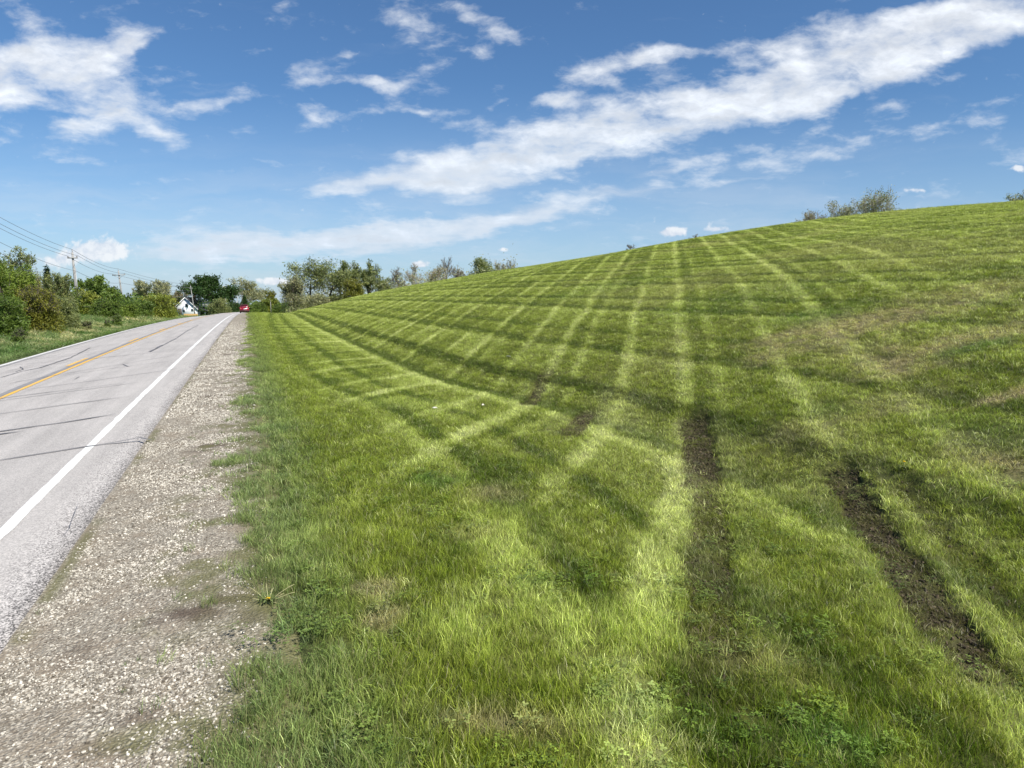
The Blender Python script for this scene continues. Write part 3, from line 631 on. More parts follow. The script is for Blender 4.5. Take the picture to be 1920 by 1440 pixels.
# stones
def stone_mat():
    m = bpy.data.materials.new('crushed_stone'); m.use_nodes = True; t = NT(m.node_tree); b = t.n['Principled BSDF']
    a = t.new('ShaderNodeAttribute', attribute_name='tint', attribute_type='INSTANCER').outputs['Color']
    t.put(b.inputs['Base Color'], a); b.inputs['Roughness'].default_value = .9; b.inputs['Specular IOR Level'].default_value = .2; return m
SM = stone_mat()
def stone(seed):
    import bmesh
    q = np.random.default_rng(seed); bm = bmesh.new(); bmesh.ops.create_icosphere(bm, subdivisions=1, radius=1)
    sx, sy, sz = q.uniform(.7, 1.3), q.uniform(.6, 1), q.uniform(.4, .7)
    for v_ in bm.verts: k = q.uniform(.75, 1.2); v_.co = (v_.co.x*sx*k, v_.co.y*sy*k, v_.co.z*sz*k)
    me_ = bpy.data.meshes.new('gravel_stone'); bm.to_mesh(me_); bm.free(); me_.materials.append(SM); return bpy.data.objects.new('gravel_stone', me_)
scol = variants('stone_variants', [stone(i) for i in range(8)])
PX, PY, PS = [], [], []
for t_0, t_1, n, s0, s1 in ((1.8, 6, 34000, .0035, .0115), (6, 13, 30000, .006, .013), (13, 26, 22000, .011, .02), (26, 62, 26000, .014, .026)):
    T = rng.uniform(t_0, t_1, n); N = rng.uniform(-1.42, .05, n); X, Y = xy(T, N)
    p = (1-.93*soilmask(X, Y))*(1-.9*mossm(T, N))*(.12+.95*sstep(fbm(X*2.2, Y*2.2, 431, 4), .38, .62))*(1-.7*sstep(N, -.5, .1))*(1-sstep(T, 34, 62))
    ok = rng.random(n) < p; PX.append(X[ok]); PY.append(Y[ok]); PS.append(s0+(s1-s0)*rng.random(ok.sum())**2.2)
X, Y, s = cat(PX), cat(PY), cat(PS); m = len(X); T, N = tn(X, Y); z = zgr(T, N, N*0, N*0)+s*.1
br = rng.random(m)[:, None]**1.0; tint = (np.array([.09, .075, .055])*(1-br)+np.array([.70, .645, .54])*br)
scatter('gravel_stones', X, Y, z, np.stack([rng.normal(0, .4, m), rng.normal(0, .4, m), rng.uniform(0, 6.28, m)], 1), np.stack([s, s, s], 1), tint, rng.integers(0, 8, m), scol, kind='stuff', label='loose pale crushed stones on the road shoulder', category='gravel')
print('stones', m)
n = 130000; a = rng.uniform(-R_(6), R_(40), n); r = np.sqrt(rng.uniform(2.4**2, 16**2, n)); X = r*np.sin(a); Y = r*np.cos(a); z, C, H, K, S_ = groundz(X, Y)
ok = rng.random(n) < S_**2*.8; X, Y, z = X[ok], Y[ok], z[ok]; m = len(X); q = .006+.018*rng.random(m)**2.5
scatter('soil_clods', X, Y, z+q*.2, rng.uniform(0, 3, (m, 3)), np.stack([q, q, q], 1), np.array([[.062, .048, .030]])*rng.uniform(.5, 1.9, m)[:, None], rng.integers(0, 8, m), scol, kind='stuff', label='crumbly dark soil clods torn up in the wheel ruts', category='soil')
print('clods', m)
# ------------------------------------------------------------------ trees and shrubs
def leaf_material(name, c, trans=.3, var=.55):
    m = bpy.data.materials.new(name); m.use_nodes = True; t = NT(m.node_tree); t.n.clear()
    r = t.new('ShaderNodeAttribute', attribute_name='rnd').outputs['Color']; s = t.new('ShaderNodeSeparateColor', i_0=r)
    k = t.math('MULTIPLY_ADD', s.outputs[0], var*2, 1-var)
    cc = t.vm('SCALE', t.mix(t.math('MULTIPLY', s.outputs[1], .45), c, (c[0]*1.7, c[1]*1.25, c[2]*.8)), sc_=k)
    b = t.new('ShaderNodeBsdfPrincipled', i_Base_Color=cc, i_Roughness=.55, i_Specular_IOR_Level=.3)
    tr = t.new('ShaderNodeBsdfTranslucent', i_0=t.vm('MULTIPLY', cc, (1.2, 1.3, .6)))
    t.l.new(t.new('ShaderNodeMixShader', i_0=trans, i_1=b.outputs[0], i_2=tr.outputs[0]).outputs[0], t.new('ShaderNodeOutputMaterial').inputs[0])
    return m
LM = {k: leaf_material('leaves_'+k, c) for k, c in dict(
    fresh=(.15, .225, .04), green=(.105, .17, .033), deep=(.038, .082, .020), pale=(.20, .23, .11), grey=(.27, .30, .18),
    olive=(.165, .185, .03), lime=(.20, .25, .045), plum=(.06, .02, .03), needle=(.022, .05, .02), sage=(.18, .225, .09), bud=(.27, .255, .165), white=(.30, .32, .24)).items()}
BARK = simple('bark', (.13, .11, .09), .9, 0, .1, .4, 9); BARKD = simple('dark_bark', (.06, .05, .042), .9, 0, .1, .4, 9); BARKL = simple('pale_bark', (.34, .31, .27), .9, 0, .1, .4, 9)
def grow(q, H, Rad, stems, depth, trunk_f, up, droop=.0, nb=(3, 5), curve=.22):
    """skeleton as segments (p0,p1,r0,r1,level) and leaf sites, fitted to height H and radius Rad"""
    seg = []; tips = []
    def br(p, d, L, r, lv):
        k = 4 if lv < 2 else 3; pp = p.copy(); dd = d.copy(); pts = [pp.copy()]
        for i in range(k):
            dd = dd+q.normal(0, curve, 3)*(.5 if lv == 0 else 1)+np.array([0, 0, up*(.12 if lv else .3)-droop*.1*lv]); dd /= np.linalg.norm(dd)
            np_ = pp+dd*L/k; r1 = r*(1-.75*(i+1)/k*(1 if lv else .55)); r0 = r*(1-.75*i/k*(1 if lv else .55))
            seg.append((pp.copy(), np_.copy(), r0, r1, lv)); pp = np_; pts.append(pp.copy())
        if lv >= depth: tips.append((pts[1], pts[-1])); return
        if lv >= depth-1: tips.append((pts[-2], pts[-1]))
        n = int(q.integers(nb[0], nb[1]+1))
        for j in range(n):
            f = (trunk_f if lv == 0 else .3)+(1-(trunk_f if lv == 0 else .3))*(j+q.uniform(.2, 1))/n; f = min(f, .99)
            i = min(int(f*k), k-1); a = pts[i]+(pts[i+1]-pts[i])*(f*k-i)
            az = q.uniform(0, 2*math.pi) if lv else 2.4*j+q.uniform(-.5, .5)
            side = np.array([math.cos(az), math.sin(az), q.uniform(.0, .5)]); nd_ = dd*q.uniform(.35, .8)+side*q.uniform(.6, 1.0); nd_ /= np.linalg.norm(nd_)
            br(a, nd_, L*q.uniform(.52, .78)*(1 if lv else .9), r*(1-.6*f)*q.uniform(.5, .7), lv+1)
        if lv: br(pts[-1], dd, L*.55, r*.3, lv+1)
        else: br(pts[-1], dd, L*.5, r*.4, lv+1)
    for s in range(stems):
        a = q.uniform(0, 6.28); sp = 0 if stems == 1 else q.uniform(.25, .8)
        d = np.array([math.cos(a)*sp, math.sin(a)*sp, 1]); d /= np.linalg.norm(d)
        br(np.array([math.cos(a), math.sin(a), 0])*(.0 if stems == 1 else .05), d, 1.0*q.uniform(.75, 1.05), .055/math.sqrt(stems), 0)
    P = np.array([s[1] for s in seg]); zt = np.percentile(P[:, 2], 99.6); rx = np.percentile(np.hypot(P[:, 0], P[:, 1]), 97)
    sx, sz = Rad/rx, H/zt; M = np.array([sx, sx, sz])
    seg = [(a*M, b*M, c*H*.62, d*H*.62, l) for a, b, c, d, l in seg]; tips = [(a*M, b*M) for a, b in tips]
    return seg, tips
def branches_mesh(name, seg, mat, rmin):
    A = np.array([s[0] for s in seg]); B = np.array([s[1] for s in seg]); r0 = np.maximum([s[2] for s in seg], rmin); r1 = np.maximum([s[3] for s in seg], rmin*.7)
    d = B-A; d /= np.linalg.norm(d, axis=1)[:, None]+1e-9; ref = np.where(abs(d[:, 2:3]) < .9, np.array([[0, 0, 1.]]), np.array([[1., 0, 0]]))
    u_ = np.cross(d, ref); u_ /= np.linalg.norm(u_, axis=1)[:, None]; w_ = np.cross(d, u_); n = 5; V = []
    for e, r in ((A, r0), (B, r1)):
        for k in range(n):
            q = 2*math.pi*k/n; V.append(e+r[:, None]*(u_*math.cos(q)+w_*math.sin(q)))
    V = np.stack(V, 1).reshape(-1, 3); m = len(seg); b = (np.arange(m)*2*n)[:, None]
    F = np.concatenate([np.concatenate([b+k, b+(k+1) % n, b+n+(k+1) % n, b+n+k], 1) for k in range(n)])
    return mesh_np(name, V, F, mat, True)
def leaves_mesh(name, C, size, q, mat, asp=.6, up=.3, clumpn=None):
    m = len(C); s = size*q.uniform(.6, 1.3, m)[:, None]; nr = q.normal(0, 1, (m, 3)); nr[:, 2] += up; nr /= np.linalg.norm(nr, axis=1)[:, None]
    a = np.cross(nr, q.normal(0, 1, (m, 3))); a /= np.linalg.norm(a, axis=1)[:, None]; b = np.cross(nr, a)
    V = np.stack([C-a*s, C+b*s*asp*.5-a*s*.1, C+a*s, C-b*s*asp*.5+a*s*.1], 1).reshape(-1, 3)
    F = np.arange(m*4).reshape(m, 4); me_ = mesh_np(name, V, F, mat)
    if clumpn is None: cl = vn(C[:, 0]*1.3/max(size*6, .5)+9, C[:, 2]*1.3/max(size*6, .5)+C[:, 1]*.7, int(q.integers(999)))
    else: cl = clumpn
    rn = np.stack([.6*q.random(m)+.4*cl, cl, q.random(m), np.ones(m)], 1); attr(me_, 'rnd', 'FLOAT_COLOR', 'POINT', np.repeat(rn, 4, 0)); return me_
def depthpos(px, Y):
    d = rayd(px, 560); X = d[0]*Y; return X, Y, float(base(np.array([X]), np.array([Y]))[0])
def ztop(py, Y): return CZ+rayd(960, py)[2]*Y
def plant(name, label, cat_, px, top, hw, Y, leaf, nleaf, lsize_, kind='tree', seed=0, bark=None, zb=None, group=None, low=0.0, stems=None, depth=None, spread=.8):
    lsize = lsize_*(1.15 if kind != 'bush' else 1); nleaf = int(nleaf*1.7); hw = hw*(1.15 if kind == 'bush' else 1.4); q = np.random.default_rng(seed+1000); X, Y, z = depthpos(px, Y); z = z if zb is None else zb
    H = max(ztop(top, Y)-z, .4); Rad = hw/FPX*Y; root = empty(name, (X, Y, z-.05), label=label, category=cat_)
    if group: root['group'] = group
    if kind == 'tree': seg, tips = grow(q, H, Rad, stems or 1, depth or 3, .30, 1.0, nb=(4, 6))
    elif kind == 'bare': seg, tips = grow(q, H, Rad, stems or 1, depth or 4, .28, 1.2, nb=(3, 4), curve=.18)
    else: seg, tips = grow(q, H, Rad, stems or 7, depth or 2, .15, .8, nb=(4, 6), curve=.25)
    tr = obj('trunk', branches_mesh('trunk', seg, bark or BARK, .0026*Y/20+.006), root)
    if nleaf:
        A = np.array([t[0] for t in tips]); B = np.array([t[1] for t in tips]); i = q.integers(0, len(A), nleaf); f = q.random(nleaf)[:, None]
        cl = q.random(len(A))[i]
        P = A[i]+(B[i]-A[i])*f*1.05+q.normal(0, 1, (nleaf, 3))*Rad*np.array([.085, .085, .075])*spread
        if low:   # growth down to the ground
            k = int(nleaf*low); an = q.uniform(0, 6.28, k); rr_ = Rad*np.sqrt(q.uniform(.2, 1, k))*.95; zz = q.uniform(0, .55, k)*H
            ok = np.ones(k, bool); P = np.concatenate([P, np.stack([rr_*np.cos(an), rr_*np.sin(an), zz*(1.1-.35*rr_/Rad)], 1)+q.normal(0, .08, (k, 3))*Rad])
            cl = np.concatenate([cl, vn(an*3, zz*2, 4)])
        P[:, 2] = np.maximum(P[:, 2], .03)
        obj('crown', leaves_mesh('crown', P, lsize, q, LM[leaf], clumpn=cl), root)
    return root
def conifer(name, label, px, top, hw, Y, leaf, nleaf, lsize, seed, narrow=1.0, zb=None):
    q = np.random.default_rng(seed+5000); X, Y, z = depthpos(px, Y); z = z if zb is None else zb; H = ztop(top, Y)-z; Rad = hw/FPX*Y
    root = empty(name, (X, Y, z-.05), label=label, category='conifer')
    m = MB(); m.tube([(0, 0, 0), (0, 0, H*.5), (0, 0, H*.98)], [H*.02, H*.012, .01], 7); m.build('trunk', BARKD, root, True)
    n = nleaf; h = 1-q.random(n)**.62; nw = 11; lay = (np.floor(h*nw)+q.random(n)**2*.6)/nw; rr_ = Rad*(1-h)**narrow*(.35+.65*q.random(n)**.5)*(1-.35*((h*nw) % 1)); an = q.integers(0, 9, n)*.698+np.floor(h*nw)*1.1+q.normal(0, .22, n)
    P = np.stack([rr_*np.cos(an), rr_*np.sin(an), h*H-.10*rr_+.02*H], 1)+q.normal(0, .02, (n, 3))*H; P[:, 2] = np.maximum(P[:, 2], .03)
    obj('crown', leaves_mesh('crown', P, lsize, q, LM[leaf], asp=.5, up=1.0), root); return root
PL = [
 # name, label, category, px, top, hw, Y, leaf, nleaf, lsize, kind, extra
 ('tall_tree','half bare treetop showing above the dense green bushes at the picture edge','tree',14,464,34,62,'sage',1500,.13,'bare',dict(zb=.2)),
 ('leafy_shrub','big bright green shrub mass cut by the left picture edge','shrub',-12,484,42,44,'fresh',9000,.10,'bush',dict(low=.35)),
 ('leafy_shrub','bright green shrub just left of the olive brown bush','shrub',28,500,34,47,'fresh',9000,.10,'bush',dict(low=.4)),
 ('leafy_shrub','low green shrub in front of the bright green mass at the left edge','shrub',0,552,36,40,'green',6000,.09,'bush',dict(low=.5)),
 ('flowering_shrub','pale grey green shrub behind, left of the dark conifer top','shrub',60,503,20,66,'grey',2600,.10,'bush',dict(low=.2)),
 ('leafy_shrub','green rounded shrub right of the dark conifer, behind the olive bush','shrub',113,512,26,64,'sage',5200,.11,'bush',dict(low=.4)),
 ('olive_shrub','olive brown budding shrub standing forward of the hedge on the verge','shrub',76,538,32,46,'olive',9000,.08,'bush',dict(low=.2,stems=10,depth=3,bark=BARK)),
 ('leafy_shrub','dull green shrub between the olive bush and the nearest utility pole','shrub',116,556,24,52,'sage',5200,.08,'bush',dict(low=.5)),
 ('leafy_shrub','shrub around the foot of the nearest utility pole','shrub',146,546,18,80,'fresh',3600,.13,'bush',dict(low=.5)),
 ('leafy_shrub','yellow green shrub just right of the nearest utility pole','shrub',166,541,18,78,'lime',3600,.12,'bush',dict(low=.5)),
 ('round_tree','small dark green tree with a rounded crown between the two nearer poles','tree',183,519,27,95,'green',3600,.20,'tree',dict(low=.1)),
 ('leafy_shrub','green shrub at the foot of the small round crowned tree','shrub',196,560,24,76,'green',4000,.12,'bush',dict(low=.6)),
 ('small_tree','little dark tree leaning out right of the round crowned tree','tree',212,539,11,98,'green',1300,.18,'tree',{}),
 ('leafy_shrub','low green shrub left of the second pole','shrub',226,571,22,82,'fresh',3400,.12,'bush',dict(low=.6)),
 ('dark_shrub','dark shrub right behind the foot of the second utility pole','shrub',236,552,13,112,'deep',1800,.17,'bush',dict(low=.5)),
 ('leafy_shrub','mid green shrub right of the second pole','shrub',256,565,22,92,'green',3400,.13,'bush',dict(low=.6)),
 ('pale_tree','hazy grey green tree behind the hedge, right of the second pole','tree',262,526,22,185,'grey',2200,.26,'tree',dict(spread=.6)),
 ('pale_tree','hazy grey green broad tree behind the hedge, left of the white house','tree',303,527,28,190,'grey',2600,.26,'tree',dict(spread=.6)),
 ('pale_tree','thin greyish tree just behind the white house roof','tree',338,543,20,300,'bud',1500,.36,'tree',dict(spread=.6)),
 ('lime_shrub','large yellow green shrub left of the white house','shrub',297,551,28,98,'lime',5200,.14,'bush',dict(low=.5)),
 ('leafy_shrub','green shrub tapering to the road in front of the white house','shrub',318,576,11,112,'green',2400,.14,'bush',dict(low=.6)),
 ('plum_tree','dark purple leaved small tree by the roof of the white house','tree',318,555,10,150,'plum',1200,.20,'tree',dict(low=.3)),
 ('maple_tree','tall dense dark green tree behind the white house','tree',390,520,36,265,'deep',6500,.48,'tree',dict(low=.30,depth=3)),
 ('pale_tree','broad pale spring tree right of the dark green tree','tree',447,523,37,285,'grey',3400,.34,'tree',dict(spread=.55)),
 ('leafy_shrub','grey green shrub under the dark tree beside the road','shrub',410,560,18,215,'sage',2200,.28,'bush',dict(low=.6)),
 ('leafy_shrub','dark shrub low between the dark tree and the parked red car','shrub',434,566,15,220,'deep',1800,.28,'bush',dict(low=.6)),
 ('leafy_shrub','green shrub directly right of the red car','shrub',484,567,13,165,'green',2200,.22,'bush',dict(low=.7)),
 ('leafy_shrub','small round green shrub second right of the red car','shrub',474,573,10,158,'green',1800,.2,'bush',dict(low=.7)),
 ('lime_shrub','yellow green pointed shrub in front of the thin tall tree','shrub',504,560,15,168,'lime',2800,.22,'bush',dict(low=.7)),
 ('small_tree','thin tall pale tree rising out of the yellow green shrub','tree',510,545,7,172,'olive',700,.22,'tree',{}),
 ('leafy_shrub','green shrub between the yellow green shrub and the big open tree','shrub',521,570,11,160,'green',1500,.2,'bush',dict(low=.7)),
 # row behind the lawn
 ('open_tree','big open crowned fresh leaved tree at the left end of the row behind the lawn','tree',592,486,52,135,'sage',3600,.20,'tree',dict(bark=BARKD,depth=3,stems=2,spread=.7)),
 ('pale_tree','low pale bushy tree at the foot of the big open tree, on its left','tree',553,519,24,130,'grey',3400,.17,'bush',dict(low=.3,stems=5,depth=3,spread=.8)),
 ('leafy_shrub','greyish shrub under the big open tree','shrub',590,552,26,132,'grey',2600,.17,'bush',dict(low=.5)),
 ('open_tree','fresh leaved tree just right of the big open tree','tree',636,492,24,142,'sage',2200,.2,'tree',dict(bark=BARKD,spread=.7)),
 ('leafy_shrub','shrubby undergrowth between the open trees and the olive green shrub','shrub',630,552,24,136,'sage',2200,.18,'bush',dict(low=.5)),
 ('olive_shrub','olive green rounded shrub in the row behind the lawn','shrub',664,522,18,132,'olive',3000,.17,'bush',dict(low=.5)),
 ('feathery_tree','feathery pale crowned tree above the olive green shrub','tree',664,489,18,152,'sage',1500,.2,'tree',dict(spread=.7)),
 ('feathery_tree','tall narrow tree with a dark trunk right of the olive green shrub','tree',694,489,19,140,'sage',1900,.2,'tree',dict(bark=BARKD,spread=.75,stems=2)),
 ('leafy_shrub','low shrub between the dark trunked tree and the bare trees','shrub',725,518,20,150,'sage',2000,.19,'bush',dict(low=.3)),
 ('bare_tree','twisted bare tree, first of the bare trees from the road','tree',750,501,21,158,'bud',260,.16,'bare',dict(bark=BARK)),
 ('bare_tree','bare upright tree right of the twisted bare tree','tree',782,495,20,172,'bud',420,.17,'bare',dict(bark=BARKL)),
 ('budding_tree','greyish budding tree between the two bare upright trees','tree',812,500,24,165,'bud',1500,.17,'tree',dict(bark=BARKL,spread=.8)),
 ('bare_tree','tallest bare tree, with fine upright twigs, in the row behind the lawn','tree',841,481,19,175,'bud',120,.15,'bare',dict(bark=BARK)),
 ('budding_tree','low budding tree right of the tallest bare tree','tree',865,499,15,176,'bud',1200,.18,'tree',dict(bark=BARKL,spread=.8)),
 ('pale_green_tree','full pale green tree near the right end of the row behind the lawn','tree',902,486,28,172,'sage',4200,.2,'tree',dict(bark=BARKL,spread=.9,low=.2)),
 ('budding_tree','budding tree right of the full pale green tree','tree',948,492,16,178,'bud',900,.18,'tree',dict(bark=BARK,spread=.8)),
 ('budding_tree','last low budding tree at the right end of the row','tree',968,488,16,182,'bud',900,.18,'tree',dict(bark=BARK,spread=.8)),
 ('leafy_shrub','brownish brush under the twisted bare tree','shrub',760,530,34,160,'bud',2200,.19,'bush',dict(low=.4)),
 ('leafy_shrub','brownish brush under the tallest bare tree','shrub',825,524,36,168,'bud',2600,.19,'bush',dict(low=.4)),
 ('bare_sapling','sparse bare sapling tips over the crest, nearer the row of trees','tree',1182,457,9,105,'bud',30,.1,'bare',dict(depth=3)),
 ('bare_sapling','faint bare sapling tips over the crest below the small white cloud','tree',1300,438,8,92,'bud',26,.1,'bare',dict(depth=3)),
 ('open_tree','tallest tree of the clump on the hill crest','tree',1625,360,30,95,'grey',2200,.12,'tree',dict(bark=BARKL,stems=3,depth=3,spread=1.0)),
 ('open_tree','second tree of the clump on the hill crest, left of the tallest','tree',1578,378,22,97,'grey',1500,.12,'tree',dict(bark=BARKL,stems=3,depth=3,spread=1.0)),
 ('open_tree','lowest and leftmost tree of the clump on the hill crest','tree',1522,396,20,99,'bud',1100,.12,'tree',dict(bark=BARKL,stems=3,depth=3,spread=1.0)),
 ('open_tree','low tree on the hill crest cut by the right picture edge','tree',1908,355,24,82,'grey',2600,.12,'tree',dict(bark=BARK,stems=3,depth=3,spread=1.0)),
 ('low_bush','small dark bush alone in the grass near the left picture edge','shrub',27,612,11,37,'green',900,.05,'bush',dict(low=.5)),
 ('low_bush','small bush in the verge grass below the second pole','shrub',216,590,8,62,'green',700,.08,'bush',dict(low=.5)),
 ('low_bush','small bush in the verge grass below the nearest pole','shrub',157,600,9,52,'sage',700,.07,'bush',dict(low=.5)),
 ('low_bush','small bush on the verge left of the pair by the second pole','shrub',198,598,5,58,'green',400,.07,'bush',dict(low=.5)),
]
for i, (nm, lb, ct, px, top, hw, Y, lf_, nl, ls, kd, ex) in enumerate(PL):
    plant(nm, lb, ct, px, top, hw, Y, lf_, nl, ls, kd, seed=i*13+3, **ex)
def woods(name, label, a0, a1, Y, h0, h1, n, seed, lf='green', ls=2.2):
    q = np.random.default_rng(seed); az = R_(a0)+(R_(a1)-R_(a0))*q.random(n); d = Y*(1+.06*q.normal(0, 1, n)); X = d*np.sin(az); Yy = d*np.cos(az)
    z = base(X, Yy); top = h0+(h1-h0)*fbm(az*90, az*0+seed, seed, 4)*1.2; hh = top*q.random(n)**.8
    o = obj(name, leaves_mesh(name, np.stack([X, Yy, z+hh], 1), Y/FPX*ls, q, LM[lf], asp=.9), kind='stuff', label=label, category='woods'); return o
woods('distant_woods', 'low hazy line of far trees along the horizon behind the hedge', -42, -14, 640, 2.5, 7, 9000, 3)
woods('hedge_undergrowth', 'tangled green undergrowth filling the hedge behind the verge', -44, -26.5, 118, 1.5, 4.5, 9000, 5)
woods('brush_thicket', 'grey green brush filling the gaps under the row of trees behind the lawn', -17.3, .5, 158, 2.5, 6.5, 14000, 9, 'grey', 1.6)
conifer('spruce_tree', 'dark conifer top rising behind the olive bush', 92, 499, 16, 72, 'needle', 3800, .16, 1, .8)
conifer('arborvitae', 'dark conical evergreen behind the red car', 459, 553, 9, 178, 'deep', 2200, .22, 2, .7)
# ------------------------------------------------------------------ utility poles and wires
WOODP = simple('weathered_pole', (.31, .30, .28), .85, 0, .15, .25, 3); STEEL = simple('galvanised', (.36, .37, .38), .5, .5, .4, .15, 5); PORC = simple('insulator', (.30, .28, .27), .35, 0, .5, .1, 5); WIRE = simple('wire', (.17, .17, .18), .6, 0, .3, .1, 1)
ROADA = math.atan2(SA, CA)     # road heading, turned left of +Y
def wpole(px, top, Y, label, arm=1.6, lean=0, dia=.28, zb=None, armz=1.15, brace=True, name='utility_pole', grp='utility poles along the road', kit=None):
    X, Y, z = depthpos(px, Y); z = z if zb is None else zb; H = ztop(top, Y)-z
    r = empty(name, (X, Y, z-.1), label=label, category='utility pole', group=grp); r.rotation_euler = (0, lean, ROADA)
    m = MB(); m.tube([(0, 0, 0), (0, 0, H*.5), (0, 0, H-.35)], [dia/2, dia*.43, dia*.33], 10); m.build('pole', WOODP, r, True)
    m = MB(); m.tube([(0, 0, H-.36), (0, 0, H-.02)], [.035, .05], 6); m.build('top_pin', PORC, r)
    if arm:
        m = MB(); m.box((0, -dia*.55, H-armz), (arm, .10, .13)); a_ = m.build('crossarm', WOODP, r)
        for s in (-1, 1):
            m = MB(); m.tube([(s*arm*.44, -dia*.55, H-armz+.06), (s*arm*.44, -dia*.55, H-armz+.14), (s*arm*.44, -dia*.55, H-armz+.27)], [.03, .07, .05], 8); m.build('insulator', PORC, a_)
        if brace:
            for s in (-1, 1):
                m = MB(); m.tube([(s*arm*.36, -dia*.55, H-armz-.05), (0, -dia*.5, H-armz-.62)], [.03, .03], 5); m.build('arm_brace', STEEL, r)
    if kit == 'riser':
        m = MB(); m.tube([(dia*.6, 0, H*.1), (dia*.5, 0, H*.72)], [.05, .05], 6); m.build('riser_conduit', STEEL, r)
    if kit == 'meter':
        m = MB(); m.tube([(-.28, -.2, H*.52), (-.28, -.2, H*.60)], [.2, .2], 12); m.build('transformer', simple('pale_tank', (.62, .62, .6), .4), r)
    return r, H, z
def at3(r, x, y, z): return Vector(r.location)+(Matrix.Rotation(r.rotation_euler[2], 3, 'Z') @ Matrix.Rotation(r.rotation_euler[1], 3, 'Y') @ Vector((x, y, z)))
p1, H1, _ = wpole(144.5, 466, 85, 'nearest weathered wooden utility pole with a conduit, above the hedge', 1.05, -.02, .32, brace=False, kit='riser', armz=1.0)
p2, H2, _ = wpole(231.5, 503, 135, 'second utility pole with a braced crossarm, leaning left', 2.2, -.07, .34)
p3, H3, _ = wpole(364.5, 533, 217, 'leaning utility pole in front of the white house', .9, -.09, .34, brace=False)
wpole(445, 552, 235, 'slim grey pole with a pale tank, left of the red car', 0, 0, .28, kit='meter')
wpole(423, 558, 228, 'short thin pole under the pale tree left of the red car', 0, 0, .22)
wpole(490.5, 553, 300, 'distant utility pole with a crossarm over the green shrubs', 2.6, 0, .3, armz=.8, brace=False)
wpole(507, 562, 152, 'short pale post standing in the yellow green shrub', 0, 0, .16)
wpole(519.5, 556, 330, 'far thin pole just left of the big open tree, taller of two', 0, 0, .25)
wpole(528, 566, 360, 'far thin pole just left of the big open tree, shorter of two', 0, 0, .25)
p0 = (np.array(depthpos(-104, 45))+np.array([0, 0, .3]))
def sag(a, b, s, n=14): return [tuple(np.array(a)*(1-q)+np.array(b)*q-np.array([0, 0, 4*s*q*(1-q)])) for q in np.linspace(0, 1, n)]
far = Vector((-175, 420, -1.5+5.5))
def wire(label, offs, rad=.011, s=.5, hs=None, endz=0):
    pts = []
    P0 = Vector(p0)+Vector((offs[0][0]*.9, 0, offs[0][1]))
    chain = [P0]+[at3(p, o[0], 0, h+o[1]) for (p, h, o) in ((p1, H1, offs[1]), (p2, H2, offs[2]), (p3, H3, offs[3]))]
    for i in range(3): pts += sag(chain[i], chain[i+1], s)[(1 if i else 0):]
    m = MB(); m.tube(pts, [rad*(.8+.9*np.hypot(p[0], p[1])/100) for p in pts], 5); m.build('power_line', WIRE, None, True, label=label, category='power line', group='wires between the roadside poles')
wire('top overhead wire, carried on the pole tops', ((0, 8.7), (0, 0), (0, 0), (0, -.1)), s=.45)
wire('overhead wire on the left ends of the crossarms', ((-.6, 8.25), (-.57, -.75), (-.97, -.9), (-.4, -.9)), s=.5)
wire('overhead wire on the right ends of the crossarms', ((.6, 7.9), (.57, -.75), (.97, -.9), (.4, -.9)), s=.5)
wire('lower overhead wire below the crossarms', ((.1, 6.9), (.16, -2.5), (.15, -2.6), (.1, -1.8)), s=.55)
wire('thick lowest cable on the poles above the hedge', ((.1, 4.1), (.16, -4.55), (.15, -4.8), (.1, -3.0)), rad=.022, s=.7)
# ------------------------------------------------------------------ white house
WALL = simple('white_siding', (.80, .80, .79), .6, 0, .3, .05, 2); ROOF = simple('dark_shingles', (.07, .07, .075), .85, 0, .2, .3, 4); GLASS = simple('window_glass', (.04, .05, .06), .1, 0, .6, .1, 1); TRIM = simple('white_trim', (.78, .78, .77), .5, 0, .3, .04, 2); DARKIN = simple('porch_shade', (.10, .085, .07), .8)
HY = 255; hx0, _, _ = depthpos(347, HY); hz = CZ+rayd(960, 591)[2]*HY; k = HY/FPX
hs = empty('white_house', (hx0, HY, hz), label='white gabled house with a dark roof across the road', category='house'); hs.rotation_euler = (0, 0, .12)
W_, E_, P_ = 20*k, 13*k, 32*k        # half width, eave height, peak height
m = MB(); m.prism([(-W_, -1), (W_, -1), (W_, E_), (0, P_), (-W_, E_)], 0, 9.5); m.build('wall', WALL, hs)
m = MB()
for s in (-1, 1):
    a = np.array([s*(W_+.5), E_-.55*(P_-E_)/W_+.05]); b = np.array([0, P_+.12]); th_ = .2
    pl = [tuple(a), tuple(b), (b[0], b[1]+th_), (a[0], a[1]+th_)]; m.prism(pl if s > 0 else pl[::-1], -.4, 9.9)
rf = m.build('roof', ROOF, hs)
m = MB()
for s in (-1, 1):
    a = np.array([s*(W_+.5), E_-.55*(P_-E_)/W_]); b = np.array([0, P_+.1]); pl = [(a[0], a[1]-.16), (b[0], b[1]-.16), tuple(b+[0, .2]), tuple(a+[0, .2])]
    m.prism(pl if s > 0 else pl[::-1], -.46, -.405)
m.build('gable_trim', TRIM, hs)
m = MB(); m.box((1.2, 6.0, P_+.45), (.6, .6, 1.2)); m.build('chimney', simple('chimney_brick', (.22, .12, .09), .9), rf)
def window(px, py, w, h):
    x = (px-347)*k; z_ = (591-py)*k
    f = MB(); f.box((x, -.05, z_), (w+.24, .1, h+.24)); fo = f.build('window', TRIM, hs); g_ = MB(); g_.box((x, -.115, z_), (w, .05, h)); g_.build('pane', GLASS, fo)
window(349.5, 572.5, .75, 1.15); window(344, 582.5, .65, .9); window(359, 581, .55, .75)
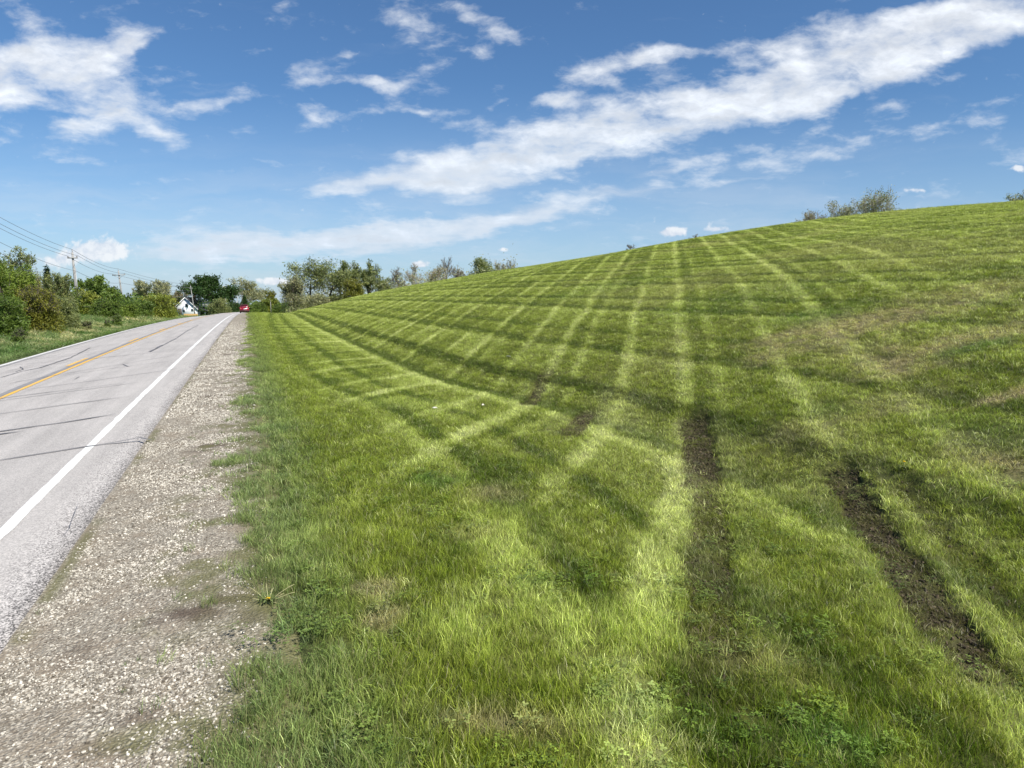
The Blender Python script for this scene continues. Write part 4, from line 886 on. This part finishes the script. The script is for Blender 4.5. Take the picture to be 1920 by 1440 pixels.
f = MB(); f.box(((337-347)*k, -.05, 1.15), (1.1, .1, 2.3)); d_ = f.build('door', DARKIN, hs); f = MB(); f.box(((337-347)*k+.4, -.13, 1.1), (.08, .07, .14)); f.build('handle', STEEL, d_)
m = MB(); m.prism([(-W_-5.5, -1), (-W_-.0, -1), (-W_-.0, E_+1.2), (-W_-5.5, E_*.65)], 4.0, 9.0); m.build('side_wing', WALL, hs)
m = MB(); m.prism([(-W_-6, E_*.6), (-W_+1.2, E_+1.9), (-W_+1.2, E_+2.12), (-W_-6, E_*.6+.22)], 3.6, 9.4); m.build('wing_roof', ROOF, hs)
m = MB(); m.prism([(W_-.2, E_+.3), (W_+3.3, E_+.3), (W_+3.3, E_+2.1), (W_-.2, E_+2.1)], 3.5, 8.5); m.build('dormer_wall', WALL, hs)
m = MB(); m.prism([(W_-1.0, E_+2.1), (W_+3.8, E_+2.1), (W_+3.6, E_+2.35), (W_-1.0, E_+2.9)], 3.1, 8.9); m.build('dormer_roof', ROOF, hs)
m = MB(); m.prism([(W_+.02, E_-.1), (W_+4.6, E_-1.5), (W_+4.6, E_-1.3), (W_+.02, E_+.25)], 1.0, 9.0); m.build('porch_roof', ROOF, hs)
m = MB(); m.box((W_+1.9, 6.5, (E_-1.6)/2), (3.6, 4.0, E_-1.6)); m.build('porch_room', DARKIN, hs)
for x in (W_+.5, W_+2.4, W_+4.3): m = MB(); m.box((x, 1.3, (E_-1.4)/2), (.16, .16, E_-1.4)); m.build('porch_post', TRIM, hs)
# board fence in front of the house
CEDAR = simple('new_cedar_boards', (.50, .33, .13), .8, 0, .2, .2, 2); FY = 205
fx0, _, _ = depthpos(343, FY); fx1, _, _ = depthpos(368.5, FY); fz = CZ+rayd(960, 597)[2]*FY; fh = 8.5*FY/FPX
fe = empty('board_fence', (fx0, FY, fz), label='golden wooden board fence in front of the white house', category='fence')
m = MB(); x = 0
while x < fx1-fx0: m.box((x+.09, 0, fh/2), (.165, .025, fh+random.uniform(-.02, .02))); x += .18
m.build('boards', CEDAR, fe)
for z_ in (.25, fh-.3): m = MB(); m.box(((fx1-fx0)/2, .04, z_), (fx1-fx0, .05, .09)); m.build('rail', CEDAR, fe)
for i in range(5): m = MB(); m.box(((fx1-fx0)*i/4, .115, fh/2), (.1, .1, fh+.06)); m.build('post', CEDAR, fe)
# grey rail fence left of the car
GF = simple('grey_fence_wood', (.20, .19, .18), .9, 0, .2, .25, 2); FY = 225; fx0, _, _ = depthpos(404, FY); fx1, _, _ = depthpos(449, FY); fz = CZ+rayd(960, 591)[2]*FY; fh = 7*FY/FPX
fe = empty('rail_fence', (fx0, FY, fz), label='low grey fence behind the road crest left of the red car', category='fence')
m = MB(); x = 0
while x < fx1-fx0: m.box((x+.07, 0, fh*.5), (.11, .03, fh)); x += .19
m.build('pickets', GF, fe)
for z_ in (.3, fh-.25): m = MB(); m.box(((fx1-fx0)/2, .045, z_), (fx1-fx0, .05, .08)); m.build('rail', GF, fe)
# ------------------------------------------------------------------ red car seen from behind
RED = simple('red_car_paint', (.27, .010, .028), .25, .0, .7, .02, 2); RUB = simple('tyre_rubber', (.025, .025, .026), .85); CGL = simple('tinted_glass', (.02, .022, .025), .08, 0, .8, .05, 1); BLK = simple('black_plastic', (.03, .03, .032), .6); ALU = simple('alloy_rim', (.5, .5, .52), .35, .7)
TL = simple('tail_light_red', (.5, .01, .01), .2, 0, .6, .02); LENS = simple('clear_lens', (.75, .75, .75), .2, 0, .6, .02)
cx_, cy_, _ = depthpos(457.5, 152); cz_ = float(base(np.array([cx_]), np.array([cy_]))[0])
car = empty('parked_car', (cx_, cy_, cz_), label='red sport utility car seen from behind on the road shoulder at the crest', category='car'); car.rotation_euler = (0, 0, ROADA)
def loft(secs, name, mat, parent):
    """secs: (y, half width, [(x fraction, z) ...]) cross sections along the car, half profile mirrored"""
    V = []; n = len(secs[0][2])*2
    for y, w, pr in secs: V += [(w*a, y, z) for a, z in pr]+[(-w*a, y, z) for a, z in pr[::-1]]
    F = []
    for i in range(len(secs)-1):
        for k_ in range(n): F.append((i*n+k_, i*n+(k_+1) % n, (i+1)*n+(k_+1) % n, (i+1)*n+k_))
    m_ = MB(); m_.add(V, F+[tuple(range(n))[::-1], tuple((len(secs)-1)*n+k_ for k_ in range(n))]); return m_.build(name, mat, parent, False)
def prof(b, s, t): return [(.80, b), (.97, b+.12), (1.0, (b+s)/2), (.985, s-.1), (.93, s), (.5, t), (.0001, t+.01)]
loft([(-2.25, .86, prof(.42, .98, 1.0)), (-2.15, .91, prof(.30, 1.02, 1.04)), (-1.2, .93, prof(.26, 1.03, 1.05)), (.6, .93, prof(.26, 1.02, 1.04)), (1.5, .91, prof(.28, .98, 1.02)), (2.15, .86, prof(.34, .82, .9)), (2.3, .74, prof(.42, .7, .72))], 'body', RED, car)
def cab(b, t, wt): return [(1.0, b), (wt+.01, t-.12), (wt-.05, t-.02), (.4, t), (.0001, t+.01)]
loft([(-2.12, .83, cab(.98, 1.2, .93)), (-1.85, .84, cab(1.0, 1.62, .84)), (-1.0, .85, cab(1.0, 1.70, .83)), (.3, .84, cab(1.0, 1.68, .83)), (.75, .84, cab(1.0, 1.5, .84)), (1.45, .82, cab(.98, 1.03, .95))], 'cabin', RED, car)
m = MB(); m.add([(-.66, -2.142, 1.12), (.66, -2.142, 1.12), (.56, -1.93, 1.53), (-.56, -1.93, 1.53), (-.66, -2.10, 1.12), (.66, -2.10, 1.12), (.56, -1.89, 1.53), (-.56, -1.89, 1.53)], [(0, 1, 2, 3), (7, 6, 5, 4), (0, 4, 5, 1), (1, 5, 6, 2), (2, 6, 7, 3), (3, 7, 4, 0)]); m.build('rear_window', CGL, car)
for s in (-1, 1):
    m = MB(); m.add([(s*.80, -1.5, 1.08), (s*.80, .9, 1.08), (s*.735, .35, 1.55), (s*.735, -1.45, 1.55), (s*.86, -1.5, 1.08), (s*.86, .9, 1.08), (s*.745, .35, 1.55), (s*.745, -1.45, 1.55)], [(0, 1, 2, 3), (7, 6, 5, 4), (0, 4, 5, 1), (1, 5, 6, 2), (2, 6, 7, 3), (3, 7, 4, 0)]); m.build('side_window', CGL, car)
    m = MB(); m.box((s*.76, -2.22, .98), (.2, .12, .26)); tl = m.build('tail_light', TL, car); m = MB(); m.box((s*.70, -2.287, .9), (.10, .02, .07)); m.build('reversing_lens', LENS, tl)
    m = MB(); m.box((s*1.0, .75, 1.08), (.18, .12, .14)); m.build('wing_mirror', RED, car)
    for y in (-1.42, 1.42):
        m = MB(); m.tube([(s*.70, y, .34), (s*.93, y, .34)], [.34, .34], 20); ty = m.build('wheel', RUB, car); m = MB(); m.tube([(s*.90, y, .34), (s*.945, y, .34)], [.21, .2], 14); m.build('rim', ALU, ty)
m = MB(); m.box((0, -2.27, .46), (1.62, .14, .22), taper=.97); m.build('bumper', BLK, car)
m = MB(); m.box((0, -2.285, .83), (.34, .02, .16)); m.build('number_plate', LENS, car)
m = MB(); m.box((0, -1.98, 1.64), (1.2, .22, .04)); m.build('roof_spoiler', RED, car)
# ------------------------------------------------------------------ dandelions, fallen leaves
YEL = simple('dandelion_yellow', (.85, .58, .01), .6, 0, .1, .1, 40); STEM = simple('pale_stem', (.42, .40, .20), .6, 0, .2, .15, 20); DLEAF = simple('dandelion_leaf', (.13, .16, .05), .6, 0, .2, .3, 20); WLEAF = simple('bleached_leaf', (.62, .60, .50), .7, 0, .1, .15, 30)
def gz(X, Y):
    z = groundz(np.array([X]), np.array([Y]))[0]; return float(z[0])
def dandelion(px, py, label, seed, stalks, lr):
    q = random.Random(seed); X, Y = hit(px, py); r = empty('dandelion', (X, Y, gz(X, Y)), label=label, category='dandelion')
    m = MB(); h = lr
    for ring, (n, rad, dz) in enumerate(((18, .014, .0), (13, .010, .004), (7, .006, .006))):
        for i in range(n):
            a = 6.283*i/n+ring*.2; c, s = math.cos(a), math.sin(a); w = .0022
            m.add([(-s*w, c*w, h+dz), (s*w, -c*w, h+dz), (c*rad+s*w, s*rad-c*w, h+dz+.006), (c*rad-s*w, s*rad+c*w, h+dz+.006)], [(0, 1, 2, 3)])
    m.build('flower_head', YEL, r)
    m = MB(); m.tube([(0, 0, -.01), (.002, 0, h*.6), (0, 0, h)], [.0022]*3, 5); m.build('flower_stem', STEM, r, True)
    for (a, L, up) in stalks:
        m = MB(); c, s = math.cos(a), math.sin(a); m.tube([(0, 0, 0), (c*L*.4, s*L*.4, up*.55), (c*L*.8, s*L*.8, up*.9), (c*L, s*L, up)], [.0024, .0022, .002, .0016], 5); m.build('bare_stalk', STEM, r, True)
    for i in range(7):
        a = i*.9+q.uniform(-.2, .2); L = q.uniform(.055, .085); c, s = math.cos(a), math.sin(a); P = []; n = 6; z0 = .012
        for j in range(n+1):
            f = j/n; w = .013*math.sin(math.pi*min(1, .15+f*.8))*(1 if j % 2 else .55); P += [(c*L*f-s*w, s*L*f+c*w, z0+.03*math.sin(f*2.4)), (c*L*f+s*w, s*L*f-c*w, z0+.03*math.sin(f*2.4))]
        m = MB(); m.add(P, [(2*j, 2*j+1, 2*j+3, 2*j+2) for j in range(n)]); m.build('leaf', DLEAF, r)
dandelion(503, 1128, 'yellow dandelion with bare splayed stalks at the gravel edge', 1, [(.45, .17, .10), (.25, .17, .06), (2.75, .17, .09), (2.0, .10, .10), (1.35, .07, .08), (2.4, .06, .05), (.9, .12, .03), (3.3, .1, .04), (1.7, .13, .05), (5.6, .09, .03)], .03)
dandelion(1694, 883, 'single yellow dandelion flower in the grass by the wheel ruts', 2, [], .085)
for i, (px, py, lb) in enumerate(((815, 772, 'bleached fallen leaf on the lawn, the one nearer the road'), (905, 765, 'bleached fallen leaf on the lawn, the one farther from the road'), (953, 673, 'small bleached fallen leaf by the foot of the hill'))):
    X, Y = hit(px, py); m = MB(); w = .05*Y/12; P = [(-w, 0, .0), (-w*.3, -w*.35, .015), (w*.5, -w*.3, .03), (w, .0, .02), (w*.4, w*.35, .03), (-w*.4, w*.3, .02)]
    P2 = [(a, b, c-.004) for a, b, c in P]; m.add(P+P2, [tuple(range(6)), tuple(range(11, 5, -1))]+[((j+1) % 6, j, 6+j, 6+(j+1) % 6) for j in range(6)])
    o = m.build('fallen_leaf', WLEAF, None, False, label=lb, category='leaf', group='bleached leaves lying on the lawn'); o.location = (X, Y, gz(X, Y)+.055); o.rotation_euler = (.5, .2, i*1.3)
